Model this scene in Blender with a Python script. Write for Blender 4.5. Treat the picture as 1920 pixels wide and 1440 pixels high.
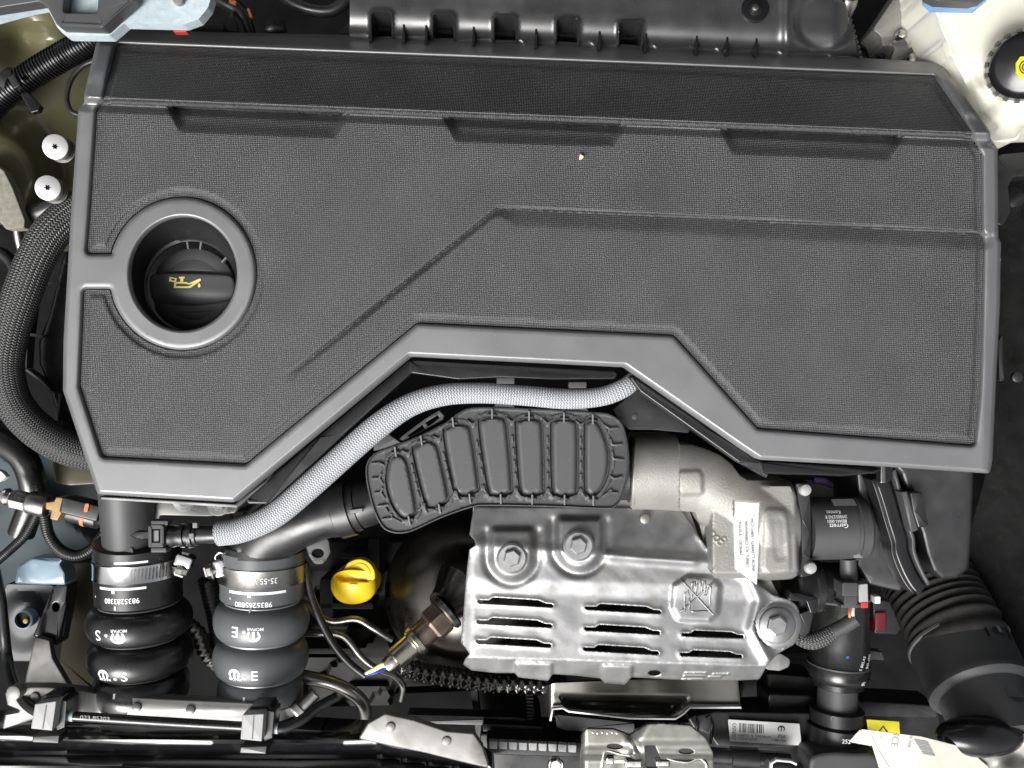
import bpy, bmesh, math, random
import numpy as np
from mathutils import Vector, Matrix
from mathutils.geometry import delaunay_2d_cdt

random.seed(7)
rng = np.random.default_rng(7)
for o in list(bpy.data.objects):
    bpy.data.objects.remove(o)
scene = bpy.context.scene
COL = scene.collection

# ------------------------------------------------------------------ camera
# The engine cover lies in z = 0; the camera looks down on it from 0.70 m.
# 2400 photograph pixels = 1 m at z = 0.
H = 0.70
PPM = 2400.0
cam_d = bpy.data.cameras.new('camera')
cam_d.sensor_width = 36.0
cam_d.lens = 36.0 * H / (1920 / PPM)
cam_d.clip_start = 0.01
cam_d.clip_end = 100
cam = bpy.data.objects.new('camera', cam_d)
cam.location = (0, 0, H)
COL.objects.link(cam)
scene.camera = cam

# ------------------------------------------------------------------ light: soft overcast daylight from the front of the car
SUN_EL, SUN_AZ = math.radians(47), math.radians(210)      # azimuth clockwise from +Y
w = bpy.data.worlds.new('World')
scene.world = w
w.use_nodes = True
nt = w.node_tree
bg = nt.nodes['Background']
sky = nt.nodes.new('ShaderNodeTexSky')
sky.sky_type = 'NISHITA'
sky.sun_disc = False
sky.sun_elevation = SUN_EL
sky.sun_rotation = SUN_AZ
sky.dust_density = 6.0
sky.air_density = 1.0
sky.ozone_density = 1.0
hsv = nt.nodes.new('ShaderNodeHueSaturation')
hsv.inputs['Saturation'].default_value = 0.18
nt.links.new(sky.outputs['Color'], hsv.inputs['Color'])
nt.links.new(hsv.outputs['Color'], bg.inputs['Color'])
bg.inputs['Strength'].default_value = 0.05
sun_d = bpy.data.lights.new('sun', 'SUN')
sun_d.energy = 1.5
sun_d.angle = math.radians(34)
sun_d.color = (1.0, 0.985, 0.965)
sun = bpy.data.objects.new('sun', sun_d)
COL.objects.link(sun)
sdir = Vector((math.sin(SUN_AZ) * math.cos(SUN_EL), math.cos(SUN_AZ) * math.cos(SUN_EL), math.sin(SUN_EL)))
sun.rotation_euler = sdir.to_track_quat('Z', 'Y').to_euler()
sun.location = sdir * 3
vs = scene.view_settings
vs.view_transform = 'Standard'
vs.look = 'None'
vs.exposure = 1.6
vs.gamma = 1.0
vs.use_curve_mapping = False

# ------------------------------------------------------------------ coordinates
def k(z):                       # metres per photograph pixel at height z
    return (H - z) / H / PPM

def W(px, py, z=0.0):
    s = k(z)
    return Vector(((px - 960) * s, (720 - py) * s, z))

# ------------------------------------------------------------------ materials
def mat(name, col, rough=0.5, metal=0.0, bump=0.0, bscale=800.0, var=0.0, vscale=60.0, rvar=0.0,
        spec=0.5, coat=0.0, sss=0.0, dirt=None, dirt_amt=0.0, dscale=40.0, stretch=None, dust=0.0):
    m = bpy.data.materials.new(name)
    m.use_nodes = True
    nt = m.node_tree
    b = nt.nodes['Principled BSDF']
    b.inputs['Base Color'].default_value = (*col, 1)
    b.inputs['Roughness'].default_value = rough
    b.inputs['Metallic'].default_value = metal
    b.inputs['Specular IOR Level'].default_value = spec
    b.inputs['Coat Weight'].default_value = coat
    b.inputs['Coat Roughness'].default_value = 0.12
    if sss:
        b.inputs['Subsurface Weight'].default_value = sss
        b.inputs['Subsurface Radius'].default_value = (0.012, 0.010, 0.006)
    geo = nt.nodes.new('ShaderNodeNewGeometry')
    vec = geo.outputs['Position']
    if stretch:
        mp = nt.nodes.new('ShaderNodeMapping')
        mp.inputs['Scale'].default_value = stretch
        nt.links.new(vec, mp.inputs['Vector'])
        vec = mp.outputs['Vector']
    def noise(scale, detail=4):
        n = nt.nodes.new('ShaderNodeTexNoise')
        n.inputs['Scale'].default_value = scale
        n.inputs['Detail'].default_value = detail
        nt.links.new(vec, n.inputs['Vector'])
        return n.outputs['Fac']
    csock = None
    if var:
        r = nt.nodes.new('ShaderNodeMapRange')
        r.inputs['From Min'].default_value = 0.3
        r.inputs['From Max'].default_value = 0.7
        r.inputs['To Min'].default_value = 1 - var
        r.inputs['To Max'].default_value = 1 + var
        nt.links.new(noise(vscale), r.inputs['Value'])
        mx = nt.nodes.new('ShaderNodeVectorMath'); mx.operation = 'SCALE'
        mx.inputs[0].default_value = col
        nt.links.new(r.outputs['Result'], mx.inputs['Scale'])
        csock = mx.outputs['Vector']
    if dirt:
        r = nt.nodes.new('ShaderNodeMapRange')
        r.inputs['From Min'].default_value = 0.56
        r.inputs['From Max'].default_value = 0.72
        r.inputs['To Max'].default_value = dirt_amt
        nt.links.new(noise(dscale, 8), r.inputs['Value'])
        mx = nt.nodes.new('ShaderNodeMix'); mx.data_type = 'RGBA'
        if csock: nt.links.new(csock, mx.inputs['A'])
        else: mx.inputs['A'].default_value = (*col, 1)
        mx.inputs['B'].default_value = (*dirt, 1)
        nt.links.new(r.outputs['Result'], mx.inputs['Factor'])
        csock = mx.outputs['Result']
    if dust:                       # sparse settled specks
        r = nt.nodes.new('ShaderNodeMapRange')
        r.inputs['From Min'].default_value = 0.70
        r.inputs['From Max'].default_value = 0.76
        r.inputs['To Max'].default_value = dust
        nt.links.new(noise(620, 2), r.inputs['Value'])
        mx = nt.nodes.new('ShaderNodeMix'); mx.data_type = 'RGBA'
        if csock: nt.links.new(csock, mx.inputs['A'])
        else: mx.inputs['A'].default_value = (*col, 1)
        mx.inputs['B'].default_value = (0.34, 0.33, 0.31, 1)
        nt.links.new(r.outputs['Result'], mx.inputs['Factor'])
        csock = mx.outputs['Result']
    if csock:
        nt.links.new(csock, b.inputs['Base Color'])
    if rvar:
        r = nt.nodes.new('ShaderNodeMapRange')
        r.inputs['From Min'].default_value = 0.3
        r.inputs['From Max'].default_value = 0.7
        r.inputs['To Min'].default_value = max(0.02, rough - rvar)
        r.inputs['To Max'].default_value = min(1, rough + rvar)
        nt.links.new(noise(vscale * 1.7, 6), r.inputs['Value'])
        nt.links.new(r.outputs['Result'], b.inputs['Roughness'])
    if bump:
        bp = nt.nodes.new('ShaderNodeBump')
        bp.inputs['Strength'].default_value = bump
        bp.inputs['Distance'].default_value = 0.0006
        nt.links.new(noise(bscale, 3), bp.inputs['Height'])
        nt.links.new(bp.outputs['Normal'], b.inputs['Normal'])
    return m

class E:                         # tiny shader-maths helper
    def __init__(s, nt, sock): s.nt, s.s = nt, sock
    def op(s, o, v=None):
        n = s.nt.nodes.new('ShaderNodeMath'); n.operation = o
        s.nt.links.new(s.s, n.inputs[0])
        if v is not None:
            if isinstance(v, E): s.nt.links.new(v.s, n.inputs[1])
            else: n.inputs[1].default_value = v
        return E(s.nt, n.outputs[0])
    def __mul__(s, v): return s.op('MULTIPLY', v)
    def __add__(s, v): return s.op('ADD', v)
    def __sub__(s, v): return s.op('SUBTRACT', v)

def weave_mat(name, col, hi, rough, pitch_x, pitch_y, strength):
    """moulded fabric grain: rows of small staggered ticks, slightly irregular"""
    m = bpy.data.materials.new(name); m.use_nodes = True
    nt = m.node_tree; b = nt.nodes['Principled BSDF']
    b.inputs['Roughness'].default_value = rough
    geo = nt.nodes.new('ShaderNodeNewGeometry')
    nz = nt.nodes.new('ShaderNodeTexNoise'); nz.inputs['Scale'].default_value = 420; nz.inputs['Detail'].default_value = 2
    nt.links.new(geo.outputs['Position'], nz.inputs['Vector'])
    sep = nt.nodes.new('ShaderNodeSeparateXYZ'); nt.links.new(geo.outputs['Position'], sep.inputs[0])
    n = E(nt, nz.outputs['Fac'])
    x = E(nt, sep.outputs[0]); y = E(nt, sep.outputs[1])
    yy = y + x * 0.04                        # the cover sits slightly turned
    xx = x - y * 0.04
    a = ((xx * (2 * math.pi / pitch_x)) + n * 7.0).op('SINE')
    c = ((yy * (2 * math.pi / pitch_y)) + n * 5.0).op('SINE')
    h = (a * 0.5 + 0.5) * (c * 0.5 + 0.5)
    fine = nt.nodes.new('ShaderNodeTexNoise'); fine.inputs['Scale'].default_value = 1100; fine.inputs['Detail'].default_value = 1
    nt.links.new(geo.outputs['Position'], fine.inputs['Vector'])
    h = h * (E(nt, fine.outputs['Fac']) * 1.6 + 0.2)
    mx = nt.nodes.new('ShaderNodeMix'); mx.data_type = 'RGBA'
    mx.inputs['A'].default_value = (*col, 1); mx.inputs['B'].default_value = (*hi, 1)
    nt.links.new(h.s, mx.inputs['Factor'])
    big = nt.nodes.new('ShaderNodeTexNoise'); big.inputs['Scale'].default_value = 22; big.inputs['Detail'].default_value = 5
    nt.links.new(geo.outputs['Position'], big.inputs['Vector'])
    sc = nt.nodes.new('ShaderNodeVectorMath'); sc.operation = 'SCALE'
    nt.links.new(mx.outputs['Result'], sc.inputs[0])
    nt.links.new((E(nt, big.outputs['Fac']) * 0.7 + 0.65).s, sc.inputs['Scale'])
    nt.links.new(sc.outputs[0], b.inputs['Base Color'])
    dz = nt.nodes.new('ShaderNodeTexNoise'); dz.inputs['Scale'].default_value = 480; dz.inputs['Detail'].default_value = 2
    nt.links.new(geo.outputs['Position'], dz.inputs['Vector'])
    dr = nt.nodes.new('ShaderNodeMapRange'); dr.inputs['From Min'].default_value = 0.71; dr.inputs['From Max'].default_value = 0.78; dr.inputs['To Max'].default_value = 0.45
    nt.links.new(dz.outputs['Fac'], dr.inputs['Value'])
    dm = nt.nodes.new('ShaderNodeMix'); dm.data_type = 'RGBA'; dm.inputs['B'].default_value = (0.36, 0.35, 0.33, 1)
    nt.links.new(sc.outputs[0], dm.inputs['A']); nt.links.new(dr.outputs['Result'], dm.inputs['Factor'])
    nt.links.new(dm.outputs['Result'], b.inputs['Base Color'])
    bp = nt.nodes.new('ShaderNodeBump'); bp.inputs['Strength'].default_value = strength; bp.inputs['Distance'].default_value = 0.0005
    nt.links.new(h.s, bp.inputs['Height']); nt.links.new(bp.outputs['Normal'], b.inputs['Normal'])
    return m

def braid_mat(name, lo, hi, rough, around, pitch, slant, strength, metal=0.0):
    """braided sleeve: herringbone strands from the tube's own UV (u round, v along in metres)"""
    m = bpy.data.materials.new(name); m.use_nodes = True
    nt = m.node_tree; b = nt.nodes['Principled BSDF']
    b.inputs['Roughness'].default_value = rough; b.inputs['Metallic'].default_value = metal
    uv = nt.nodes.new('ShaderNodeUVMap'); uv.uv_map = 'UVMap'
    sep = nt.nodes.new('ShaderNodeSeparateXYZ'); nt.links.new(uv.outputs[0], sep.inputs[0])
    u = E(nt, sep.outputs[0]); v = E(nt, sep.outputs[1])
    tri = (u * around).op('PINGPONG', 0.5)
    ph = v * (1 / pitch) + tri * slant
    s = (ph * (2 * math.pi)).op('SINE') * 0.5 + 0.5
    edge = ((u * around * 2).op('PINGPONG', 0.5) * 4.0).op('MINIMUM', 1.0)
    nz = nt.nodes.new('ShaderNodeTexNoise'); nz.inputs['Scale'].default_value = 900
    geo = nt.nodes.new('ShaderNodeNewGeometry'); nt.links.new(geo.outputs['Position'], nz.inputs['Vector'])
    h = s * (edge * 0.6 + 0.4) * (E(nt, nz.outputs['Fac']) * 0.7 + 0.65)
    mx = nt.nodes.new('ShaderNodeMix'); mx.data_type = 'RGBA'
    mx.inputs['A'].default_value = (*lo, 1); mx.inputs['B'].default_value = (*hi, 1)
    nt.links.new(h.s, mx.inputs['Factor']); nt.links.new(mx.outputs['Result'], b.inputs['Base Color'])
    bp = nt.nodes.new('ShaderNodeBump'); bp.inputs['Strength'].default_value = strength; bp.inputs['Distance'].default_value = 0.0008
    nt.links.new(h.s, bp.inputs['Height']); nt.links.new(bp.outputs['Normal'], b.inputs['Normal'])
    return m

M = {}
M['frame'] = mat('satin_grey_plastic', (0.106, 0.108, 0.112), 0.43, spec=0.95, bump=0.12, bscale=1500, var=0.10, vscale=14, rvar=0.08, dust=0.35)
M['frame'].node_tree.nodes['Principled BSDF'].inputs['IOR'].default_value = 1.72   # satin lacquer
M['fabric'] = weave_mat('fabric_grained_plastic', (0.012, 0.012, 0.0125), (0.170, 0.170, 0.174), 0.55, 0.00135, 0.0016, 0.6)
M['plastic'] = mat('black_plastic', (0.013, 0.013, 0.014), 0.36, spec=0.6, dust=0.15, bump=0.06, bscale=900, rvar=0.10, vscale=30, dirt=(0.05, 0.05, 0.048), dirt_amt=0.25)
M['plastic_gloss'] = mat('gloss_black_plastic', (0.010, 0.010, 0.011), 0.24, rvar=0.08, vscale=30, bump=0.03, bscale=300)
M['plastic_mid'] = mat('dark_grey_plastic', (0.045, 0.046, 0.048), 0.50, bump=0.12, bscale=1400, var=0.08, vscale=50)
M['plastic_grey'] = mat('mid_grey_plastic', (0.16, 0.16, 0.165), 0.5, bump=0.05, var=0.06)
M['duct'] = mat('resonator_plastic', (0.042, 0.043, 0.045), 0.50, dust=0.3, bump=0.08, bscale=1800, var=0.08, vscale=45)
M['duct_edge'] = mat('resonator_edge_plastic', (0.062, 0.063, 0.066), 0.48, dust=0.3, bump=0.06)
M['rubber'] = mat('black_rubber', (0.011, 0.011, 0.011), 0.31, spec=0.7, dust=0.15, bump=0.06, bscale=500, rvar=0.1, vscale=40)
M['rubber_grey'] = mat('slate_grey_rubber', (0.098, 0.104, 0.108), 0.36, spec=0.6, dust=0.2, bump=0.05, bscale=500, rvar=0.08, vscale=40, var=0.06)
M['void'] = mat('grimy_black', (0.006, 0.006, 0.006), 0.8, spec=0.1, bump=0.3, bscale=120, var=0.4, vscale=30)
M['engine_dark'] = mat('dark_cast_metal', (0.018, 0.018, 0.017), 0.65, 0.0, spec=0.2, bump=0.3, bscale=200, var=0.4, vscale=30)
M['shield'] = mat('aluminised_steel', (0.26, 0.26, 0.262), 0.44, 0.8, bump=0.14, bscale=260, var=0.16, vscale=40, rvar=0.10, dirt=(0.17, 0.165, 0.15), dirt_amt=0.9, dscale=34)
M['shield_dull'] = mat('aluminised_steel_dull', (0.26, 0.252, 0.235), 0.42, 0.7, bump=0.08, bscale=300, var=0.22, vscale=20, rvar=0.1, dirt=(0.2, 0.19, 0.17), dirt_amt=0.7, dscale=30)
M['cast_alu'] = mat('cast_aluminium', (0.265, 0.260, 0.243), 0.52, 0.45, bump=0.5, bscale=650, var=0.12, vscale=30, rvar=0.06, dirt=(0.20, 0.18, 0.14), dirt_amt=0.6, dscale=22)
M['alu_white'] = mat('bright_aluminium', (0.62, 0.62, 0.62), 0.42, 0.5, bump=0.05, bscale=600, var=0.04)
M['steel'] = mat('bare_steel', (0.34, 0.33, 0.31), 0.32, 1.0, bump=0.05, bscale=400, var=0.15, vscale=60, rvar=0.08)
M['steel_bright'] = mat('zinc_steel', (0.55, 0.54, 0.51), 0.28, 1.0, bump=0.04, bscale=500, var=0.1, vscale=90, rvar=0.08)
M['chrome'] = mat('polished_clamp_steel', (0.62, 0.62, 0.62), 0.17, 1.0, bump=0.04, bscale=160, rvar=0.06, vscale=60)
M['nickel'] = mat('nickel_plated', (0.56, 0.54, 0.46), 0.28, 1.0, bump=0.04, rvar=0.06)
M['bronze'] = mat('heat_browned_steel', (0.27, 0.21, 0.165), 0.32, 0.9, bump=0.1, bscale=300, var=0.3, vscale=80)
M['cat_steel'] = mat('dark_stainless', (0.12, 0.112, 0.10), 0.30, 1.0, bump=0.08, bscale=60, var=0.35, vscale=22, rvar=0.10, dirt=(0.12, 0.11, 0.10), dirt_amt=0.4, dscale=70)
M['olive'] = mat('olive_primer_paint', (0.108, 0.101, 0.052), 0.34, coat=0.4, bump=0.03, bscale=90, var=0.08, vscale=14)
M['olive_dark'] = mat('olive_primer_matt', (0.030, 0.026, 0.015), 0.65, spec=0.15, var=0.15, vscale=25)
M['body_blue'] = mat('pale_blue_paint', (0.19, 0.28, 0.35), 0.40, coat=0.3, var=0.08, vscale=20, dirt=(0.34, 0.37, 0.37), dirt_amt=0.6, dscale=120)
M['body_white'] = mat('frosted_blue_white_paint', (0.42, 0.50, 0.54), 0.5, bump=0.25, bscale=900, var=0.10, vscale=200, dirt=(0.55, 0.57, 0.53), dirt_amt=0.9, dscale=260)
M['body_slate'] = mat('slate_blue_inner_panel', (0.045, 0.058, 0.066), 0.6, spec=0.2, var=0.15, vscale=16, bump=0.04, bscale=90)
M['bracket_grey'] = mat('grey_hinge_plastic', (0.06, 0.061, 0.064), 0.42, bump=0.06, bscale=700)
M['galv'] = mat('stained_galvanised_steel', (0.21, 0.207, 0.198), 0.45, 0.4, bump=0.15, bscale=150, var=0.12, vscale=30, rvar=0.1, dirt=(0.085, 0.076, 0.06), dirt_amt=0.9, dscale=24)
M['black_paint'] = mat('gloss_black_paint', (0.008, 0.008, 0.009), 0.16, coat=0.5, bump=0.03, bscale=50, rvar=0.05, vscale=20, dirt=(0.10, 0.10, 0.095), dirt_amt=0.25, dscale=40)
M['milky'] = mat('milky_reservoir_plastic', (0.66, 0.64, 0.55), 0.36, sss=0.35, var=0.04, vscale=12, bump=0.04, bscale=80)
M['yellow'] = mat('yellow_plastic', (0.90, 0.62, 0.025), 0.36, bump=0.05, var=0.04)
M['yellow_print'] = mat('pale_yellow_print', (0.80, 0.72, 0.22), 0.6)
M['yellow_sticker'] = mat('yellow_sticker', (0.62, 0.56, 0.03), 0.45, var=0.1, vscale=80)
M['white_print'] = mat('white_print', (0.85, 0.86, 0.87), 0.6)
M['grey_print'] = mat('grey_print', (0.30, 0.30, 0.30), 0.6)
M['dark_print'] = mat('black_print', (0.02, 0.02, 0.02), 0.6)
M['paper'] = mat('white_label_paper', (0.62, 0.62, 0.61), 0.55, var=0.04, vscale=60)
M['tag_paper'] = mat('cream_tag_paper', (0.62, 0.60, 0.52), 0.6, var=0.05, vscale=50, bump=0.05, bscale=60)
M['brass'] = mat('tan_plastic_clip', (0.34, 0.22, 0.085), 0.42, var=0.12, vscale=80)
M['orange'] = mat('orange_rubber', (0.50, 0.16, 0.045), 0.5)
M['red'] = mat('red_plastic', (0.42, 0.03, 0.022), 0.4)
M['dark_red'] = mat('dark_red_plastic', (0.10, 0.006, 0.010), 0.35)
M['wire_yellow'] = mat('yellow_wire', (0.85, 0.72, 0.30), 0.45)
M['wire_blue'] = mat('blue_wire', (0.02, 0.05, 0.30), 0.4)
M['wire_white'] = mat('white_wire', (0.85, 0.80, 0.74), 0.45)
M['foam'] = mat('grey_beige_foam', (0.20, 0.19, 0.155), 0.9, bump=0.6, bscale=500, var=0.2, vscale=200)
M['felt'] = mat('black_felt_liner', (0.006, 0.006, 0.006), 0.85, spec=0.15, bump=0.4, bscale=500, var=0.4, vscale=60, dirt=(0.02, 0.019, 0.017), dirt_amt=0.4, dscale=140)
M['blue_edge'] = mat('blue_paint_edge', (0.16, 0.30, 0.50), 0.4, coat=0.2)
M['duct_cloth'] = mat('black_duct_cloth', (0.022, 0.021, 0.020), 0.75, spec=0.25, bump=0.5, bscale=700, var=0.3, vscale=90, dust=0.2)
M['latch'] = mat('dull_zinc_plate', (0.21, 0.21, 0.19), 0.36, 0.8, bump=0.06, bscale=300, var=0.12, vscale=40, rvar=0.08, dirt=(0.12, 0.11, 0.09), dirt_amt=0.6, dscale=40)
M['sheet_dark'] = mat('dark_rolled_sheet', (0.13, 0.127, 0.115), 0.30, 0.9, bump=0.05, bscale=300, var=0.2, vscale=30, dust=0.6)
M['manifold'] = mat('satin_black_manifold', (0.020, 0.020, 0.021), 0.33, spec=0.9, bump=0.05, bscale=400, rvar=0.08, vscale=25, dust=0.15)
M['light_grey'] = mat('light_grey_plastic', (0.30, 0.30, 0.30), 0.5, bump=0.05)
M['crumb'] = mat('cream_crumb', (0.72, 0.62, 0.42), 0.8)
M['violet'] = mat('violet_wire_tape', (0.18, 0.10, 0.35), 0.5)
M['braid_grey'] = braid_mat('pale_grey_braid', (0.15, 0.16, 0.17), (0.60, 0.62, 0.645), 0.5, 18, 0.0023, 1.1, 0.7)
M['braid_black'] = braid_mat('black_braid', (0.006, 0.006, 0.006), (0.115, 0.115, 0.115), 0.36, 22, 0.0025, 1.2, 0.9)
M['braid_small'] = braid_mat('small_black_braid', (0.012, 0.012, 0.012), (0.12, 0.12, 0.12), 0.5, 12, 0.0024, 1.0, 0.8)
M['bead_steel'] = mat('knotted_steel_braid', (0.10, 0.097, 0.09), 0.22, 1.0, var=0.4, vscale=150)

# ------------------------------------------------------------------ object plumbing
WL = {}
def put(name, verts, faces, m, parent=None, sharp=38, uvs=None, smooth=True, recalc=False):
    V = np.array([tuple(v) for v in verts], dtype=float)
    c = (V.min(0) + V.max(0)) / 2
    me = bpy.data.meshes.new(name)
    me.from_pydata((V - c).tolist(), [], [tuple(int(i) for i in f) for f in faces])
    me.materials.append(M[m] if isinstance(m, str) else m)
    if uvs is not None:
        ul = me.uv_layers.new(name='UVMap')
        ul.data.foreach_set('uv', np.array(uvs, dtype=np.float32).ravel())
    if smooth:
        me.polygons.foreach_set('use_smooth', np.ones(len(me.polygons), dtype=bool))
    me.validate()
    if recalc:
        bm = bmesh.new(); bm.from_mesh(me); bmesh.ops.recalc_face_normals(bm, faces=bm.faces); bm.to_mesh(me); bm.free()
    me.update()
    if smooth and sharp: me.set_sharp_from_angle(angle=math.radians(sharp))
    o = bpy.data.objects.new(name, me)
    COL.objects.link(o)
    o.location = c
    WL[o.name] = Vector(c)
    if parent is not None: adopt(o, parent)
    return o

def adopt(o, parent):
    o.parent = parent
    o.matrix_parent_inverse = Matrix.Translation(-WL[parent.name])

def tag(o, label, cat, group=None, kind=None):
    o['label'] = label; o['category'] = cat
    if group: o['group'] = group
    if kind: o['kind'] = kind
    return o

def thing(name, label, cat, px, py, z, group=None):
    o = bpy.data.objects.new(name, None)
    o.empty_display_size = 0.01
    COL.objects.link(o)
    o.location = W(px, py, z)
    WL[o.name] = Vector(o.location)
    return tag(o, label, cat, group)

# ------------------------------------------------------------------ 2-D helpers (photograph pixels)
def fillet(pts, r=0, n=5):
    out = []
    N = len(pts)
    for i in range(N):
        p = pts[i]
        rr = p[2] if len(p) > 2 else r
        b = np.array(p[:2], float)
        if rr <= 0: out.append(tuple(b)); continue
        a = np.array(pts[i - 1][:2], float); c = np.array(pts[(i + 1) % N][:2], float)
        u = a - b; v = c - b
        lu, lv = np.linalg.norm(u), np.linalg.norm(v)
        if lu < 1e-6 or lv < 1e-6: out.append(tuple(b)); continue
        u /= lu; v /= lv
        ang = math.acos(max(-1, min(1, float(u @ v))))
        if ang > math.pi - 0.05: out.append(tuple(b)); continue
        d = min(rr / math.tan(ang / 2), lu * 0.48, lv * 0.48)
        rad = d * math.tan(ang / 2)
        bis = (u + v); bis /= np.linalg.norm(bis)
        cen = b + bis * (rad / math.sin(ang / 2))
        s = b + u * d; e = b + v * d
        a0 = math.atan2(*(s - cen)[::-1]); a1 = math.atan2(*(e - cen)[::-1])
        da = (a1 - a0 + math.pi) % (2 * math.pi) - math.pi
        for j in range(n + 1):
            t = a0 + da * j / n
            out.append((cen[0] + rad * math.cos(t), cen[1] + rad * math.sin(t)))
    return out

def ell(cx, cy, rx, ry=None, n=40, a0=0, rot=0):
    ry = rx if ry is None else ry
    ca, sa = math.cos(rot), math.sin(rot)
    return [(cx + rx * math.cos(a0 + 2 * math.pi * i / n) * ca - ry * math.sin(a0 + 2 * math.pi * i / n) * sa,
             cy + rx * math.cos(a0 + 2 * math.pi * i / n) * sa + ry * math.sin(a0 + 2 * math.pi * i / n) * ca) for i in range(n)]

def rect(x0, y0, x1, y1):
    return [(x0, y0), (x1, y0), (x1, y1), (x0, y1)]

def orect(cx, cy, w_, h_, deg=0):
    a = math.radians(deg); c, s = math.cos(a), math.sin(a)
    return [(cx + x * c - y * s, cy + x * s + y * c) for x, y in ((-w_/2, -h_/2), (w_/2, -h_/2), (w_/2, h_/2), (-w_/2, h_/2))]

def strip(line, w0, w1=None):
    """closed outline of a line with width (tapering w0 to w1)"""
    w1 = w0 if w1 is None else w1
    L = np.array([p[:2] for p in line], float)
    n = len(L); l, r = [], []
    for i in range(n):
        d = L[min(i + 1, n - 1)] - L[max(i - 1, 0)]
        d /= max(1e-9, np.linalg.norm(d))
        nn = np.array([-d[1], d[0]])
        ww = (w0 + (w1 - w0) * i / (n - 1)) / 2
        l.append(tuple(L[i] + nn * ww)); r.append(tuple(L[i] - nn * ww))
    return l + r[::-1]

def smooth_line(pts, n=8):
    P = [np.array(p, float) for p in pts]
    P = [2 * P[0] - P[1]] + P + [2 * P[-1] - P[-2]]
    out = []
    for i in range(1, len(P) - 2):
        a, b, c, d = P[i - 1:i + 3]
        for j in range(n):
            t = j / n
            out.append(0.5 * ((2 * b) + (c - a) * t + (2 * a - 5 * b + 4 * c - d) * t * t + (3 * b - a - 3 * c + d) * t ** 3))
    out.append(P[-2])
    return out

def smooth_loop(pts, n=6):
    P = [np.array(p[:2], float) for p in pts]; N = len(P); out = []
    for i in range(N):
        a, b, c, d = P[i - 1], P[i], P[(i + 1) % N], P[(i + 2) % N]
        for j in range(n):
            t = j / n
            out.append(tuple(0.5 * ((2 * b) + (c - a) * t + (2 * a - 5 * b + 4 * c - d) * t * t + (3 * b - a - 3 * c + d) * t ** 3)))
    return out

def densify(loop, step):
    out = []
    N = len(loop)
    for i in range(N):
        a = np.array(loop[i]); b = np.array(loop[(i + 1) % N])
        m = max(1, int(np.linalg.norm(b - a) / step))
        for j in range(m): out.append(tuple(a + (b - a) * j / m))
    return out

def seg_dist(P, loop, closed=True):
    A = np.array(loop, float)
    B = np.roll(A, -1, 0) if closed else A[1:]
    if not closed: A = A[:-1]
    out = np.full(len(P), 1e9)
    for a, b in zip(A, B):
        d = b - a; L2 = d @ d
        if L2 < 1e-12: continue
        t = np.clip(((P - a) @ d) / L2, 0, 1)
        q = P - (a + t[:, None] * d)
        out = np.minimum(out, (q * q).sum(1))
    return np.sqrt(out)

def inside(P, loop):
    A = np.array(loop, float); B = np.roll(A, -1, 0)
    r = np.zeros(len(P), bool)
    for (x1, y1), (x2, y2) in zip(A, B):
        if y1 == y2: continue
        c = ((y1 > P[:, 1]) != (y2 > P[:, 1]))
        xi = (x2 - x1) * (P[:, 1] - y1) / (y2 - y1) + x1
        r ^= c & (P[:, 0] < xi)
    return r

def sdf(P, loop):                # positive inside
    d = seg_dist(P, loop)
    return np.where(inside(P, loop), d, -d)

def sst(a, b, x):
    t = np.clip((x - a) / (b - a), 0, 1)
    return t * t * (3 - 2 * t)

def to_world(P, z):
    s = (H - z) / H / PPM
    return np.stack([(P[:, 0] - 960) * s, (720 - P[:, 1]) * s, z], 1)

def cdt(loops, pts):
    """triangulate: closed constraint loops + free points -> (points, triangles)"""
    V, Ed = [], []
    for lp in loops:
        b = len(V); V += [Vector((p[0], p[1])) for p in lp]
        Ed += [(b + i, b + (i + 1) % len(lp)) for i in range(len(lp))]
    V += [Vector((float(p[0]), float(p[1]))) for p in pts]
    r = delaunay_2d_cdt(V, Ed, [], 0, 1e-4)
    return np.array([(v.x, v.y) for v in r[0]]), np.array([tuple(f) for f in r[2]])

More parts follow.
